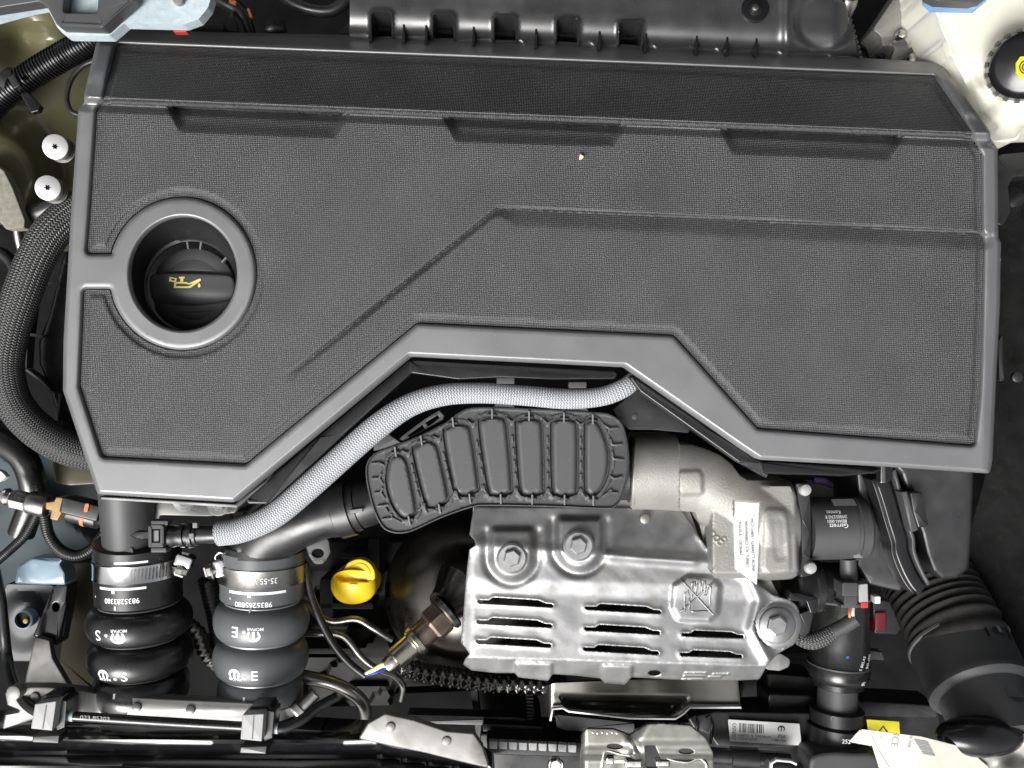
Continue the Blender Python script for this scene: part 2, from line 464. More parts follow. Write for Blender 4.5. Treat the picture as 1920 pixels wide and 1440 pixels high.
def patch(name, outline, z, m, parent=None, th=0.004, bev=2.5, r=0, step=None, holes=(), zf=None, feats=None, sharp=38, rings=None, raw=False, bottom=False):
    """solid cut from an outline (photograph pixels at height z), rounded upper edge, optional relief zf(P)->z"""
    out = fillet(outline, r) if not raw else list(outline)
    hs = [fillet(h, 0) for h in holes]
    out0, hs0 = out, hs
    if step:
        out = densify(out, step); hs = [densify(h, step) for h in hs]
    loops = [out] + hs
    free = []
    rr = rings if rings is not None else ((bev * 0.3, bev * 0.65, bev) if bev > 0 else ())
    for lp in loops:
        L = np.array(lp); d = np.roll(L, -1, 0) - np.roll(L, 1, 0)
        ln = np.maximum(1e-9, np.linalg.norm(d, axis=1))[:, None]
        nn = np.stack([-d[:, 1], d[:, 0]], 1) / ln
        for q in rr:
            for sg in (1, -1):
                C = L + nn * q * sg
                ok = inside(C, out0)
                for h in hs0: ok &= ~inside(C, h)
                C = C[ok]
                if len(C) == 0: continue
                dist = seg_dist(C, out0)
                for h in hs0: dist = np.minimum(dist, seg_dist(C, h))
                free += [tuple(p) for p in C[dist > q * 0.93]]
    def keep(C, dmin):
        if len(C) == 0: return C
        ok = inside(C, out0)
        for h in hs0: ok &= ~inside(C, h)
        C = C[ok]
        if len(C) == 0: return C
        dist = seg_dist(C, out0)
        for h in hs0: dist = np.minimum(dist, seg_dist(C, h))
        return C[dist > dmin]
    if step:
        O = np.array(out)
        gx, gy = np.meshgrid(np.arange(O[:, 0].min(), O[:, 0].max(), step), np.arange(O[:, 1].min(), O[:, 1].max(), step))
        gx = gx + (np.arange(gx.shape[0]) % 2)[:, None] * step / 2
        free += [tuple(p) for p in keep(np.stack([gx.ravel(), gy.ravel()], 1), max(bev, 0) + step * 0.4)]
    if feats is not None:
        free += [tuple(p) for p in keep(np.array(feats, float), max(bev, 0) + 0.3)]
    P, F = cdt(loops, free)
    C = P[F].mean(1)
    ok = inside(C, out0)
    for h in hs0: ok &= ~inside(C, h)
    F = F[ok]
    zz = np.full(len(P), float(z)) if zf is None else np.asarray(zf(P), float)
    D = seg_dist(P, out0)
    for h in hs0: D = np.minimum(D, seg_dist(P, h))
    if bev > 0:
        t = np.clip(1 - D / bev, 0, 1)
        zz = zz - bev * k(z) * (1 - np.sqrt(np.maximum(0, 1 - t * t)))
    V = to_world(P, zz)
    # orient up
    a, b, c = V[F[:, 0]], V[F[:, 1]], V[F[:, 2]]
    flip = np.cross(b - a, c - a)[:, 2] < 0
    F[flip] = F[flip][:, ::-1]
    # walls
    cnt = {}
    for f in F:
        for i in range(3):
            e = (int(f[i]), int(f[(i + 1) % 3]))
            cnt[e] = cnt.get(e, 0) + 1
    edges = [e for e in cnt if (e[1], e[0]) not in cnt]
    bv = sorted({i for e in edges for i in e})
    mp = {i: len(V) + j for j, i in enumerate(bv)}
    low = V[bv].copy(); low[:, 2] = np.minimum(low[:, 2], 9) - th
    VV = np.vstack([V, low])
    faces = [tuple(f) for f in F] + [(e[1], e[0], mp[e[0]], mp[e[1]]) for e in edges]
    if bottom:
        base = len(VV); vb = V.copy(); vb[:, 2] -= th
        VV = np.vstack([VV, vb]); faces += [(f[2] + base, f[1] + base, f[0] + base) for f in F]
    used = np.zeros(len(VV), bool)
    for f in faces:
        for i in f: used[i] = True
    remap = np.cumsum(used) - 1
    return put(name, VV[used], [tuple(remap[i] for i in f) for f in faces], m, parent, sharp)

def frames(P):
    P = np.array(P); n = len(P)
    T = np.gradient(P, axis=0); T /= np.maximum(1e-12, np.linalg.norm(T, axis=1))[:, None]
    up = np.array([0, 0, 1.0])
    if abs(T[0] @ up) > 0.95: up = np.array([0, 1.0, 0])
    u = np.cross(T[0], up); u /= np.linalg.norm(u)
    U = []
    for t in T:
        u = u - t * (u @ t); u /= np.linalg.norm(u); U.append(u)
    U = np.array(U); return T, U, np.cross(T, U)

def tube(name, pts, m, parent=None, seg=18, ds=None, ribs=None, caps=True, flat=1.0, n=8, sharp=50, bead=None):
    """swept tube; pts = (px, py, z, radius px); ribs = (period m, depth m, sharpness)"""
    raw = []
    for p in pts:
        v = W(*p[:3]); raw.append((v.x, v.y, v.z, p[3] * k(p[2])))
    S = np.array(smooth_line(raw, n)) if len(raw) > 2 else np.array([np.array(raw[0]) + (np.array(raw[1]) - np.array(raw[0])) * t for t in np.linspace(0, 1, 6)])
    L = np.concatenate([[0], np.cumsum(np.linalg.norm(np.diff(S[:, :3], axis=0), axis=1))])
    if ribs or ds:
        st = ds or ribs[0] / 6
        s = np.linspace(0, L[-1], max(4, int(L[-1] / st)))
        S = np.stack([np.interp(s, L, S[:, i]) for i in range(4)], 1); L = s
    R = S[:, 3].copy()
    if ribs:
        ph = np.cos(2 * math.pi * L / ribs[0])
        R = R - ribs[1] * (0.5 - 0.5 * np.clip(ph * ribs[2], -1, 1))
    T, U, B = frames(S[:, :3])
    V, F, uv = [], [], []
    for i in range(len(S)):
        for j in range(seg):
            a = 2 * math.pi * j / seg
            rr = R[i]
            if bead:
                rr += bead[1] * max(0, math.cos(bead[0] * a + math.pi * (int(L[i] / bead[2]) % 2)) * math.sin(math.pi * (L[i] / bead[2] % 1)))
            V.append(S[i, :3] + U[i] * math.cos(a) * rr + B[i] * math.sin(a) * rr * flat)
    for i in range(len(S) - 1):
        for j in range(seg):
            j2 = (j + 1) % seg
            F.append((i * seg + j, i * seg + j2, (i + 1) * seg + j2, (i + 1) * seg + j))
            u0, u1 = j / seg, (j + 1) / seg
            uv += [(u0, L[i]), (u1, L[i]), (u1, L[i + 1]), (u0, L[i + 1])]
    if caps:
        F.append(tuple(range(seg))[::-1]); uv += [(0, 0)] * seg
        b = (len(S) - 1) * seg
        F.append(tuple(range(b, b + seg))); uv += [(0, L[-1])] * seg
    return put(name, V, F, m, parent, sharp, uvs=uv, recalc=True)

def axisframe(A, B):
    a = np.array(W(*A)); b = np.array(W(*B)); d = b - a; ln = np.linalg.norm(d); d /= ln
    up = np.array([0, 0, 1.0])
    if abs(d @ up) > 0.97: up = np.array([0, 1.0, 0])
    u = np.cross(d, up); u /= np.linalg.norm(u)
    return a, d, ln, u, np.cross(u, d)

def lathe(name, A, B, prof, m, parent=None, seg=36, sharp=35, lobes=None, cap0=True, cap1=True, a0=0.0):
    """turned solid on the axis A->B ((px,py,z) each); prof = (fraction along, radius px)"""
    o, d, ln, u, v = axisframe(A, B)
    s = k(A[2]); V, F, uv = [], [], []
    for t, r in prof:
        for j in range(seg):
            a = a0 + 2 * math.pi * j / seg
            rr = r * s
            if lobes: rr *= 1 + lobes[1] * math.cos(lobes[0] * a)
            V.append(o + d * ln * t + (u * math.cos(a) + v * math.sin(a)) * rr)
    for i in range(len(prof) - 1):
        for j in range(seg):
            j2 = (j + 1) % seg
            F.append((i * seg + j, (i + 1) * seg + j, (i + 1) * seg + j2, i * seg + j2))
            uv += [(j / seg, prof[i][0] * ln), (j / seg, prof[i + 1][0] * ln), ((j + 1) / seg, prof[i + 1][0] * ln), ((j + 1) / seg, prof[i][0] * ln)]
    if cap0: F.append(tuple(range(seg))); uv += [(0, 0)] * seg
    if cap1:
        b = (len(prof) - 1) * seg; F.append(tuple(range(b, b + seg))[::-1]); uv += [(0, 0)] * seg
    return put(name, V, F, m, parent, sharp, uvs=uv, recalc=True)

def loft(name, rings, m, parent=None, closed=True, cap0=False, cap1=False, sharp=40):
    """rings = list of equal-length lists of (px,py,z)"""
    n = len(rings[0]); V = [W(*p) for r_ in rings for p in r_]; F = []
    for i in range(len(rings) - 1):
        for j in range(n if closed else n - 1):
            j2 = (j + 1) % n
            F.append((i * n + j, i * n + j2, (i + 1) * n + j2, (i + 1) * n + j))
    if cap0: F.append(tuple(range(n))[::-1])
    if cap1: F.append(tuple(range((len(rings) - 1) * n, len(rings) * n)))
    return put(name, V, F, m, parent, sharp, recalc=True)

def text_geo(s, bold=0.0):
    cu = bpy.data.curves.new('t', 'FONT'); cu.body = s; cu.size = 1.0
    cu.align_x = 'CENTER'; cu.align_y = 'CENTER'; cu.resolution_u = 3; cu.offset = bold
    ob = bpy.data.objects.new('t', cu)
    me = bpy.data.meshes.new_from_object(ob)
    V = [(v.co.x, v.co.y) for v in me.vertices]; F = [tuple(p.vertices) for p in me.polygons]
    bpy.data.objects.remove(ob); bpy.data.curves.remove(cu); bpy.data.meshes.remove(me)
    return V, F

def text_flat(name, s, px, py, z, size, deg, m, parent, sx=1.0, zf=None, bold=0.0):
    V, F = text_geo(s, bold)
    a = math.radians(deg); c, q = math.cos(a), math.sin(a)
    out = []
    for x, y in V:
        x *= size * sx; y *= size
        ux, uy = px + x * c + y * q, py + x * q - y * c      # image rotation clockwise-positive
        zz = z if zf is None else float(zf(np.array([[ux, uy]]))[0]) + z
        out.append(W(ux, uy, zz))
    return put(name, out, F, m, parent, smooth=False)

def text_round(name, s, A, B, t, ang, rad, size, deg, m, parent, sx=1.0, geo=None, radf=None, bold=0.0):
    """lettering wrapped on the turned surface of axis A->B at fraction t, angle ang (deg) from the camera side"""
    o, d, ln, u, v = axisframe(A, B)
    sc = k(A[2]); V, F = geo if geo else text_geo(s, bold)
    if geo is None:            # split long edges so that it can bend
        pass
    a = math.radians(deg); c, q = math.cos(a), math.sin(a)
    out = []
    for x, y in V:
        x *= size * sx; y *= size
        X, Y = x * c - y * q, x * q + y * c                  # X across (picture right), Y up the axis (towards A)
        tt = t - Y * sc / ln
        r_ = (radf(tt) if radf else rad)
        th = math.radians(ang) + X / rad
        rr = (r_ + 0.8) * sc
        # camera side direction = +v, picture right = side vector
        out.append(o + d * ln * tt + (v * math.cos(th) + u * math.sin(th) * RS(d)) * rr)
    return put(name, out, F, m, parent, smooth=False)

def RS(d):
    # sign so that positive angles run to the picture's right for an axis pointing down the picture
    up = np.array([0, 0, 1.0]); u = np.cross(d, up)
    return 1.0 if u[0] > 0 else -1.0

def up_axis(px, py, z, h):
    """(A,B) of a world-vertical axis with A at the top"""
    p = W(px, py, z); s = k(z - h)
    return (px, py, z), (960 + p.x / s, 720 - p.y / s, z - h)

def vdisc(name, px, py, z, r, h, m, parent=None, bev=1.5, seg=28, lobes=None, a0=0.0):
    A, B = up_axis(px, py, z, h); s = k(z)
    return lathe(name, A, B, [(0, max(0.1, r - bev)), (min(0.4, bev * s * 0.3 / h), r - bev * 0.3), (min(0.9, bev * s / h), r), (1, r)], m, parent, seg, lobes=lobes, a0=a0)

def hexbolt(px, py, z, r, m='steel_bright', parent=None, flange=1.7, name='bolt', socket=True):
    """flanged hex bolt seen from above"""
    A, B = up_axis(px, py, z, 0.004); s = k(z)
    b = lathe(name, A, B, [(0, r * flange * .86), (0.35, r * flange), (1, r * flange)], m, parent, 32)
    A2, B2 = up_axis(px, py, z + 0.0045, 0.005)
    h = lathe('hex_head', A2, B2, [(0, r * 0.82), (0.18, r), (1, r)], m, b, 6, sharp=20, a0=0.3)
    if socket:
        vdisc('socket', px, py, z + 0.0049, r * 0.5, 0.0006, 'steel', b, 0.3, 12, lobes=(6, 0.14))
    return b

def boxpx(name, x0, y0, x1, y1, z, th, m, parent=None, r=2, bev=1.5, deg=0):
    cx, cy = (x0 + x1) / 2, (y0 + y1) / 2
    return patch(name, orect(cx, cy, x1 - x0, y1 - y0, deg), z, m, parent, th, bev, r)

# ================================================================== SETTING
def flat_structure(name, x0, x1, y0, y1, z, m):
    o = put(name, [(x0, y0, z), (x1, y0, z), (x1, y1, z), (x0, y1, z)], [(0, 1, 2, 3)], m, smooth=False)
    o['kind'] = 'structure'
    return o
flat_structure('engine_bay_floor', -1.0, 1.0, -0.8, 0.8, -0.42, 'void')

# raised bonnet out of view, added to keep the rear sky off the bay
bv = []
for yy, zz in ((0.47, 0.02), (0.40, 0.35), (0.30, 0.70), (0.14, 1.06)):
    for xx in np.linspace(-0.78, 0.78, 9): bv.append((xx, yy + 0.05 * (1 - (xx / 0.78) ** 2) * 0.3, zz))
bn = len(bv); bv += [(x + 0.0, y + 0.025, z + 0.01) for x, y, z in bv]
bf = []
for i in range(3):
    for j in range(8):
        q = (i * 9 + j, i * 9 + j + 1, (i + 1) * 9 + j + 1, (i + 1) * 9 + j)
        bf += [q, tuple(a + bn for a in q[::-1])]
tag(put('unseen_bonnet', bv, bf, 'felt', None, 40), 'unseen raised bonnet with black liner, added to shade the rear of the engine bay', 'bonnet')

# ================================================================== ENGINE COVER
COVER = [(188, 52), (400, 60), (650, 65), (1060, 81), (1660, 111), (1763, 117), (1857, 247), (1857, 259), (1871, 279),
         (1872, 445), (1877, 453), (1875, 573), (1868, 712), (1861, 862), (1856, 888), (1660, 875), (1424, 862), (1395, 843), (1172, 688),
         (768, 668), (600, 808), (439, 942), (183, 927), (118, 732), (119, 640), (133, 400), (147, 206), (158, 191), (158, 174)]
COVER = fillet(COVER, 7, 4)
RCX, RCY = 342, 513
def ring_arc(rx, ry, a_from, a_to, n=44):
    return [(RCX + rx * math.cos(math.radians(a_from + (a_to - a_from) * i / n)), RCY + ry * math.sin(math.radians(a_from + (a_to - a_from) * i / n))) for i in range(n + 1)]
PANEL = [(216, 82, 8), (600, 97), (1100, 116), (1752, 142, 8), (1825, 248), (1824, 260), (1842, 292, 8), (1843, 440), (1847, 455, 5), (1845, 560), (1838, 740), (1828, 836, 10),
         (1420, 804, 14), (1262, 629, 14), (783, 606, 14), (462, 871, 14), (191, 857, 12), (148, 724, 10), (156, 541, 8)]
PANEL = fillet(PANEL[:-1], 0, 5) + fillet([(148, 724), (156, 541, 8), (207, 541, 6), (214, 560)], 0, 4)[1:-1]
ARC = ring_arc(138, 143, 159, -163.5, 60)          # round the far side of the filler ring
PANEL = PANEL + ARC + fillet([(210, 470), (211, 476, 5), (161, 476, 8), (167, 400)], 0, 4)[1:-1] + [(167, 400), (180, 206), (192, 190), (194, 176)]
HOLE = ell(343, 513, 101, 107, 120)

CREASE = [(562, 688), (935, 391), (1400, 414), (1845, 440)]
POCKETS = [[(292, 158), (337, 248), (628, 259), (684, 166)], [(806, 178), (855, 266), (1150, 274), (1204, 190)], [(1328, 196), (1373, 289), (1667, 300), (1724, 210)]]

def cover_base(P, fabric):
    x, y = P[:, 0], P[:, 1]
    v = y - (182 + (x - 192) * 0.0405)
    # rear band falls away to the rear of the bay, ridge, lip, then the main field
    z = np.where(v < 0, v * 0.00040, 0.0)
    lip = sst(0, 15, v)
    z = z - 0.0090 * lip
    rise = np.clip((v - 16) / 13.0, 0, 1)
    z = z + np.where(v > 16, 0.0045 * rise, 0)
    if fabric:
        for pk in POCKETS:
            d = sdf(P, pk)
            depth = np.clip((d + 1) / 15, 0, 1)
            lin = np.clip((270 - 215 + 18 - v) / 60.0, 0, 1.4)
            z = z - np.where(v > 10, 0.0115 * depth * lin * np.clip((v - 8) / 8, 0, 1), 0)
    # crease stepping across the field
    seg = seg_dist(P, CREASE, closed=False)
    C = np.array(CREASE, float)
    yl = np.interp(x, C[:, 0], C[:, 1])
    below = np.where(x < 935, ((y - 688) * (935 - 562) - (391 - 688) * (x - 562)) > 0, y > yl)
    sd = np.where(below, seg, -seg)
    amp = np.where(x < 935, 0.45 + np.clip((x - 562) / 250, 0.0, 0.55), 1.0) * np.where((x < 556), 0, 1)
    wdn = np.where(x < 925, 7.0, 7 + 22 * np.clip((x - 925) / 40, 0, 1))
    g = np.where(sd < 0, np.clip(1 + sd / 6.0, 0, 1), np.clip(1 - sd / wdn, 0, 1))
    g = np.where(sd < 0, g * g * (3 - 2 * g), g)
    z = z - 0.0046 * g * amp
    # soft swell above the crease
    z = z + 0.0010 * np.where(sd < 0, np.clip(1 + sd / 60.0, 0, 1), 0) * amp
    return z

def offs_true(loop, ds):
    out = []
    for q in ds:
        C = offs(loop, (q,)); out.append(C[seg_dist(C, loop) > abs(q) * 0.96])
    return np.vstack(out)

def offs(loop, ds):
    L = np.array(loop, float); d = np.roll(L, -1, 0) - np.roll(L, 1, 0)
    nn = np.stack([-d[:, 1], d[:, 0]], 1) / np.maximum(1e-9, np.linalg.norm(d, axis=1))[:, None]
    return np.vstack([L + nn * q for q in ds])

covl = densify(COVER, 5); panl = densify(PANEL, 4); holl = HOLE
gx, gy = np.meshgrid(np.arange(112, 1884, 7.0), np.arange(46, 950, 7.0))
gx = gx + (np.arange(gx.shape[0]) % 2)[:, None] * 3.5
G = np.stack([gx.ravel(), gy.ravel()], 1)
rows = np.vstack([offs_true(panl, (-1.4, -2.8, -4.2, -5.6, 1.2, 2.6, 12.2, 14.3, 16.5, -1.2, -2.6, -12.2, -14.3, -16.5, 1.4, 2.8, 4.2, 5.6)),
                  offs_true(covl, (1.5, 3, 5, 7.2, 9, -1.5, -3, -5, -7.2, -9)), offs_true(holl, (1.3, 2.6, 4.2, 5.6, 8, -1.3, -2.6, -4.2, -5.6, -8))])
feat = []
xs = np.arange(150, 1880, 5.0)
for v_ in (-10, -6, -3, 0, 2.5, 5, 8, 11, 14, 16, 18, 22, 26, 29, 31):
    rows = np.vstack([rows, np.stack([xs, 182 + (xs - 192) * 0.0405 + v_], 1)])
for pk in POCKETS:
    feat.append(offs(densify(pk, 4), (-1, 0, 1, 3, 6, 10, 13, 15)))
Cs = []
for a_, b_ in zip(CREASE[:-1], CREASE[1:]):
    a_, b_ = np.array(a_, float), np.array(b_, float); L_ = np.linalg.norm(b_ - a_); d_ = (b_ - a_) / L_; n_ = np.array([-d_[1], d_[0]])
    for t_ in np.arange(0, L_, 4):
        for q_ in (-9, -6, -3, -1, 0, 1.2, 3, 6, 9, 12, 18, 26, 32): Cs.append(a_ + d_ * t_ + n_ * q_)
rows = np.vstack([rows, np.array(Cs)])
FE = np.vstack(feat + [G])
def tidy(A, dmin):
    A = A[inside(A, COVER)]
    d_ = np.minimum(np.minimum(seg_dist(A, COVER), seg_dist(A, PANEL)), seg_dist(A, holl))
    return A[(d_ > dmin) & ~inside(A, holl)]
rows = tidy(rows, 0.8); FE = tidy(FE, 9.5)
pin = inside(FE, PANEL); dpn = seg_dist(FE, PANEL)
near = (seg_dist(FE, CREASE, False) < 33) | (np.abs(FE[:, 1] - 182 - (FE[:, 0] - 192) * 0.0405 - 10) < 24) & ~np.any([inside(FE, p_) for p_ in POCKETS], axis=0)
FE, pin, dpn = FE[~near], pin[~near], dpn[~near]
FE = FE[~(pin & (dpn > 11) & (dpn < 17.6) & (FE[:, 1] > 300))]
FE = FE[np.unique(np.round(FE / 1.3).astype(int), axis=0, return_index=True)[1]]
rows = rows[np.unique(np.round(rows / 0.35).astype(int), axis=0, return_index=True)[1]]
FE = np.vstack([rows, FE])
CP, CF = cdt([covl, panl, holl], FE)
cc = CP[CF].mean(1)
in_c = inside(cc, COVER) & ~inside(cc, holl)
in_p = inside(cc, PANEL) & in_c
d_out = seg_dist(CP, COVER); d_pan = seg_dist(CP, PANEL); d_hol = seg_dist(CP, holl)
zf_ = cover_base(CP, False) + 0.0022
def rnd(d, b, amt):
    t = np.clip(1 - d / b, 0, 1); return amt * (0.75 * t + 0.25 * (1 - np.sqrt(np.maximum(0, 1 - t * t))))
v_ = CP[:, 1] - (182 + (CP[:, 0] - 192) * 0.0405)
# rear strip rolled down, right-hand strip turned outwards, shaped so both come out darker
zf_ = zf_ - 0.00055 * np.maximum(0, -97 - v_)
zf_ = zf_ - 0.00020 * np.maximum(0, CP[:, 0] - 1846) * (v_ > 20)
bead = 0.0042 * sst(-20, -40, v_)                 # inner edge raised along the rear band, shaped to catch a bright line
zf_ = zf_ + bead
zf_ = zf_ - rnd(d_out, 7, 0.0034) - rnd(d_pan, 5.0, 1.0) * (0.0026 + bead) - rnd(d_hol, 4, 0.0018)
zp_ = cover_base(CP, True)
zp_ = zp_ - 0.0016 * (1 - sst(12.2, 16.5, d_pan)) - 0.0020 * (1 - sst(0.0, 2.6, d_pan))
cover = thing('engine_cover', 'large dark grey plastic engine cover with fabric-grained field and round oil filler opening', 'engine cover', 960, 500, -0.03)

def sub_mesh(name, tri, zz, m, parent, drop):
    V = to_world(CP, zz); F = tri.copy()
    a, b, c = V[F[:, 0]], V[F[:, 1]], V[F[:, 2]]
    fl = np.cross(b - a, c - a)[:, 2] < 0
    F[fl] = F[fl][:, ::-1]
    cnt = set()
    for f in F:
        cnt.add((f[0], f[1])); cnt.add((f[1], f[2])); cnt.add((f[2], f[0]))
    ed = [e for e in cnt if (e[1], e[0]) not in cnt]
    bv = sorted({i for e in ed for i in e}); mp = {i: len(V) + j for j, i in enumerate(bv)}
    low = V[bv].copy(); low[:, 2] -= np.array([drop if d_out[i] < 0.5 else 0.004 for i in bv])
    VV = np.vstack([V, low])
    faces = [tuple(f) for f in F] + [(e[1], e[0], mp[e[0]], mp[e[1]]) for e in ed]
    used = np.zeros(len(VV), bool)
    for f in faces:
        for i in f: used[i] = True
    rm = np.cumsum(used) - 1
    return put(name, VV[used], [tuple(rm[i] for i in f) for f in faces], m, parent, 75)
sub_mesh('frame', CF[in_c & ~in_p], zf_, 'frame', cover, 0.016)
fp = sub_mesh('fabric_panel', CF[in_p], zp_, 'fabric', cover, 0.006)
fp['label'] = 'black fabric-grained field framed by smooth grey plastic'

# filler well: leans a little, narrower at the foot
def wring(cx, cy, rx, ry, z, n=56): return [(cx + rx * math.cos(2 * math.pi * i / n), cy + ry * math.sin(2 * math.pi * i / n), z) for i in range(n)]
loft('filler_well', [wring(343, 513, 100.0, 106, -0.0076), wring(343.5, 514, 98.6, 104.6, -0.012), wring(350, 523, 95, 99, -0.028), wring(358, 536, 88, 90, -0.046), wring(359, 538, 84.5, 86, -0.0475),
                     wring(360, 540, 84.5, 86, -0.056)], 'plastic', cover)
for a in (-96, -78, -40):
    ca, sa = math.cos(math.radians(a)), math.sin(math.radians(a))
    patch('well_rib', strip([(360 + 72 * ca, 540 + 74 * sa), (359 + 86 * ca, 538 + 88 * sa)], 3), -0.0485, 'plastic_grey', cover, 0.004, 0.5)
# black ledge under the front edge of the cover
patch('ledge', [(452, 945), (600, 818), (768, 676), (1160, 697), (1153, 711), (1040, 712), (940, 708), (860, 712), (800, 704), (772, 700), (640, 818), (500, 945)], -0.030, 'plastic_gloss', cover, 0.012, 3, 6)
patch('ledge', [(1165, 690), (1400, 848), (1430, 866), (1660, 878), (1640, 888), (1580, 893), (1430, 888), (1385, 868), (1200, 735)], -0.024, 'plastic_gloss', cover, 0.012, 4, 6)
patch('ledge', [(188, 930), (440, 945), (520, 875), (500, 905), (446, 952), (187, 936)], -0.022, 'plastic', cover, 0.01, 2, 2)
for x in (948, 1083):
    boxpx('ledge_clip', x - 17, 708 + (x > 1000) * 8, x + 17, 720 + (x > 1000) * 8, -0.033, 0.006, 'plastic_mid', cover)

# ================================================================== OIL FILLER CAP
cap = thing('oil_filler_cap', 'round black oil filler cap with grip bar and yellow oil can mark, in cover opening', 'oil cap', 362, 543, -0.07)
A, B = up_axis(361, 543, -0.050, 0.025)
lathe('cap_body', A, B, [(0, 60), (0.03, 72), (0.10, 78), (0.2, 79.5), (0.9, 79.5), (1, 75)], 'duct_edge', cap, 64)
def bar_z(P):
    yy = P[:, 1] - (P[:, 0] - 362) * 0.02
    t = (yy - 541) / 27.0
    x = (P[:, 0] - 361) / 80.0
    return -0.0425 - 0.006 * np.clip(t, -1, 2) ** 2 * np.where(t > 0, 0.75, 0.02) - 0.0035 * x * x
patch('grip_bar', smooth_loop([(286, 515), (330, 512), (400, 514), (434, 518), (441, 542), (432, 562), (400, 570), (361, 574), (320, 572), (290, 565), (281, 541)], 4), -0.043, 'duct_edge', cap, 0.009, 4, 0, step=6, zf=bar_z)
def lowlip_z(P):
    d = np.hypot(P[:, 0] - 361, P[:, 1] - 543) / 76
    return -0.0478 - 0.007 * d ** 4
patch('cap_face', smooth_loop([(297, 508), (310, 488), (335, 473), (361, 468), (390, 473), (415, 488), (428, 510), (361, 508)], 4), -0.048, 'duct_edge', cap, 0.004, 3, 0, step=7, zf=lowlip_z)
patch('cap_face', smooth_loop([(288, 573), (320, 582), (361, 584), (405, 580), (435, 571), (425, 594), (400, 611), (361, 618), (322, 611), (298, 594)], 4), -0.048, 'duct_edge', cap, 0.004, 3, 0, step=7, zf=lowlip_z)
sym = lambda pts, holes=(): patch('oil_can_mark', [(a, b) for a, b in pts], -0.0418, 'yellow_print', cap, 0.0006, 0, 0, holes=holes)
sc_ = lambda L: [((x / 3.84) + 120, (y / 3.84) + 350) for x, y in L]
sym(sc_([(795, 686), (880, 686), (898, 695), (975, 662), (986, 664), (984, 676), (908, 730), (790, 729)]), [sc_([(808, 697), (874, 697), (897, 705), (935, 693), (899, 717), (805, 716)])])
sym(sc_([(762, 648), (812, 660), (806, 690), (754, 680)]), [sc_([(774, 659), (800, 665), (797, 677), (770, 671)])])
sym(sc_([(828, 648), (868, 648), (866, 660), (858, 662), (858, 684), (836, 684), (838, 662), (828, 660)]))
sym(sc_([(973, 690), (983, 712), (980, 724), (970, 726), (963, 718), (965, 706)]))
# small crumb on the field
vdisc('crumb', 1090, 293, 0.0, 4, 0.0045, 'crumb', None, 2, 9, lobes=(3, 0.25))
tag(bpy.data.objects['crumb'], 'tiny cream crumb lying on the fabric-grained engine cover', 'crumb')

# ================================================================== AIR DUCT RESONATOR (ribbed black lid)
Z6 = lambda L: [(600 + p[0] / 3.0, 650 + p[1] / 3.0) for p in L]
duct = thing('intake_resonator', 'curved black ribbed plastic air duct with seven oblong pockets beside the braided grey hose', 'air duct', 930, 890, -0.09)
DO = smooth_loop(Z6([(345, 1010), (385, 1040), (440, 1052), (520, 1038), (680, 965), (850, 906), (960, 896), (1300, 902), (1600, 914), (1655, 905), (1695, 860), (1728, 760), (1741, 640), (1728, 520), (1700, 430), (1640, 383), (1560, 368), (1300, 352),
                     (1000, 340), (880, 340), (800, 358), (700, 428), (560, 500), (400, 562), (320, 592), (272, 636), (256, 700), (268, 800), (300, 920)]), 3)
POCK = [[(385, 670), (400, 625), (440, 607), (478, 628), (500, 690), (540, 900), (530, 945), (495, 965), (450, 950), (400, 870), (374, 760)],
        [(526, 600), (545, 555), (600, 530), (645, 545), (668, 590), (718, 820), (712, 870), (670, 898), (625, 902), (592, 870)],
        [(698, 500), (715, 455), (765, 435), (815, 440), (848, 480), (890, 770), (880, 812), (830, 832), (785, 832), (752, 795)],
        [(896, 450), (915, 408), (965, 393), (1015, 400), (1048, 440), (1078, 780), (1066, 820), (1020, 835), (975, 832), (946, 795)],
        [(1103, 455), (1122, 415), (1175, 403), (1225, 412), (1248, 450), (1258, 780), (1245, 822), (1195, 836), (1150, 830), (1126, 795)],
        [(1303, 455), (1320, 415), (1370, 404), (1422, 414), (1445, 455), (1446, 785), (1432, 825), (1378, 840), (1330, 830), (1308, 790)],
        [(1492, 470), (1505, 425), (1535, 410), (1570, 440), (1610, 530), (1625, 620), (1612, 730), (1570, 812), (1525, 836), (1502, 820), (1492, 780)]]
POCK = [smooth_loop(Z6(p), 3) for p in POCK]
PKT = np.vstack
def duct_z(P):
    z = np.full(len(P), -0.0475)
    de = seg_dist(P, DO)
    z = z + 0.0022 * (1 - sst(2.2, 4.6, de))                 # raised rim
    band = np.zeros(len(P)); moat = np.zeros(len(P))
    for pk in POCK:
        d = sdf(P, pk)
        band = np.maximum(band, sst(-10.5, -8.5, d) * (1 - sst(-3.2, -1.8, d)))
        moat = np.maximum(moat, sst(-2.6, -0.6, d))
    z = z + 0.0009 * band - 0.0022 * moat
    return z
ft = [offs_true(densify(DO, 3), (2.2, 3, 4, 5, -2.2, -3, -4, -5))] + [offs_true(densify(p, 3), (-10.5, -9.5, -8.5, -3.2, -2.5, -1.5, -0.6, 10.5, 9.5, 8.5, 3.2, 2.5, 1.5, 0.6)) for p in POCK]
ft = np.vstack(ft); kk = np.unique(np.round(ft / 0.6).astype(int), axis=0, return_index=True)[1]
patch('duct_lid', DO, -0.0475, 'duct', duct, 0.03, 1.5, 0, step=5, zf=duct_z, feats=ft[kk], raw=True)
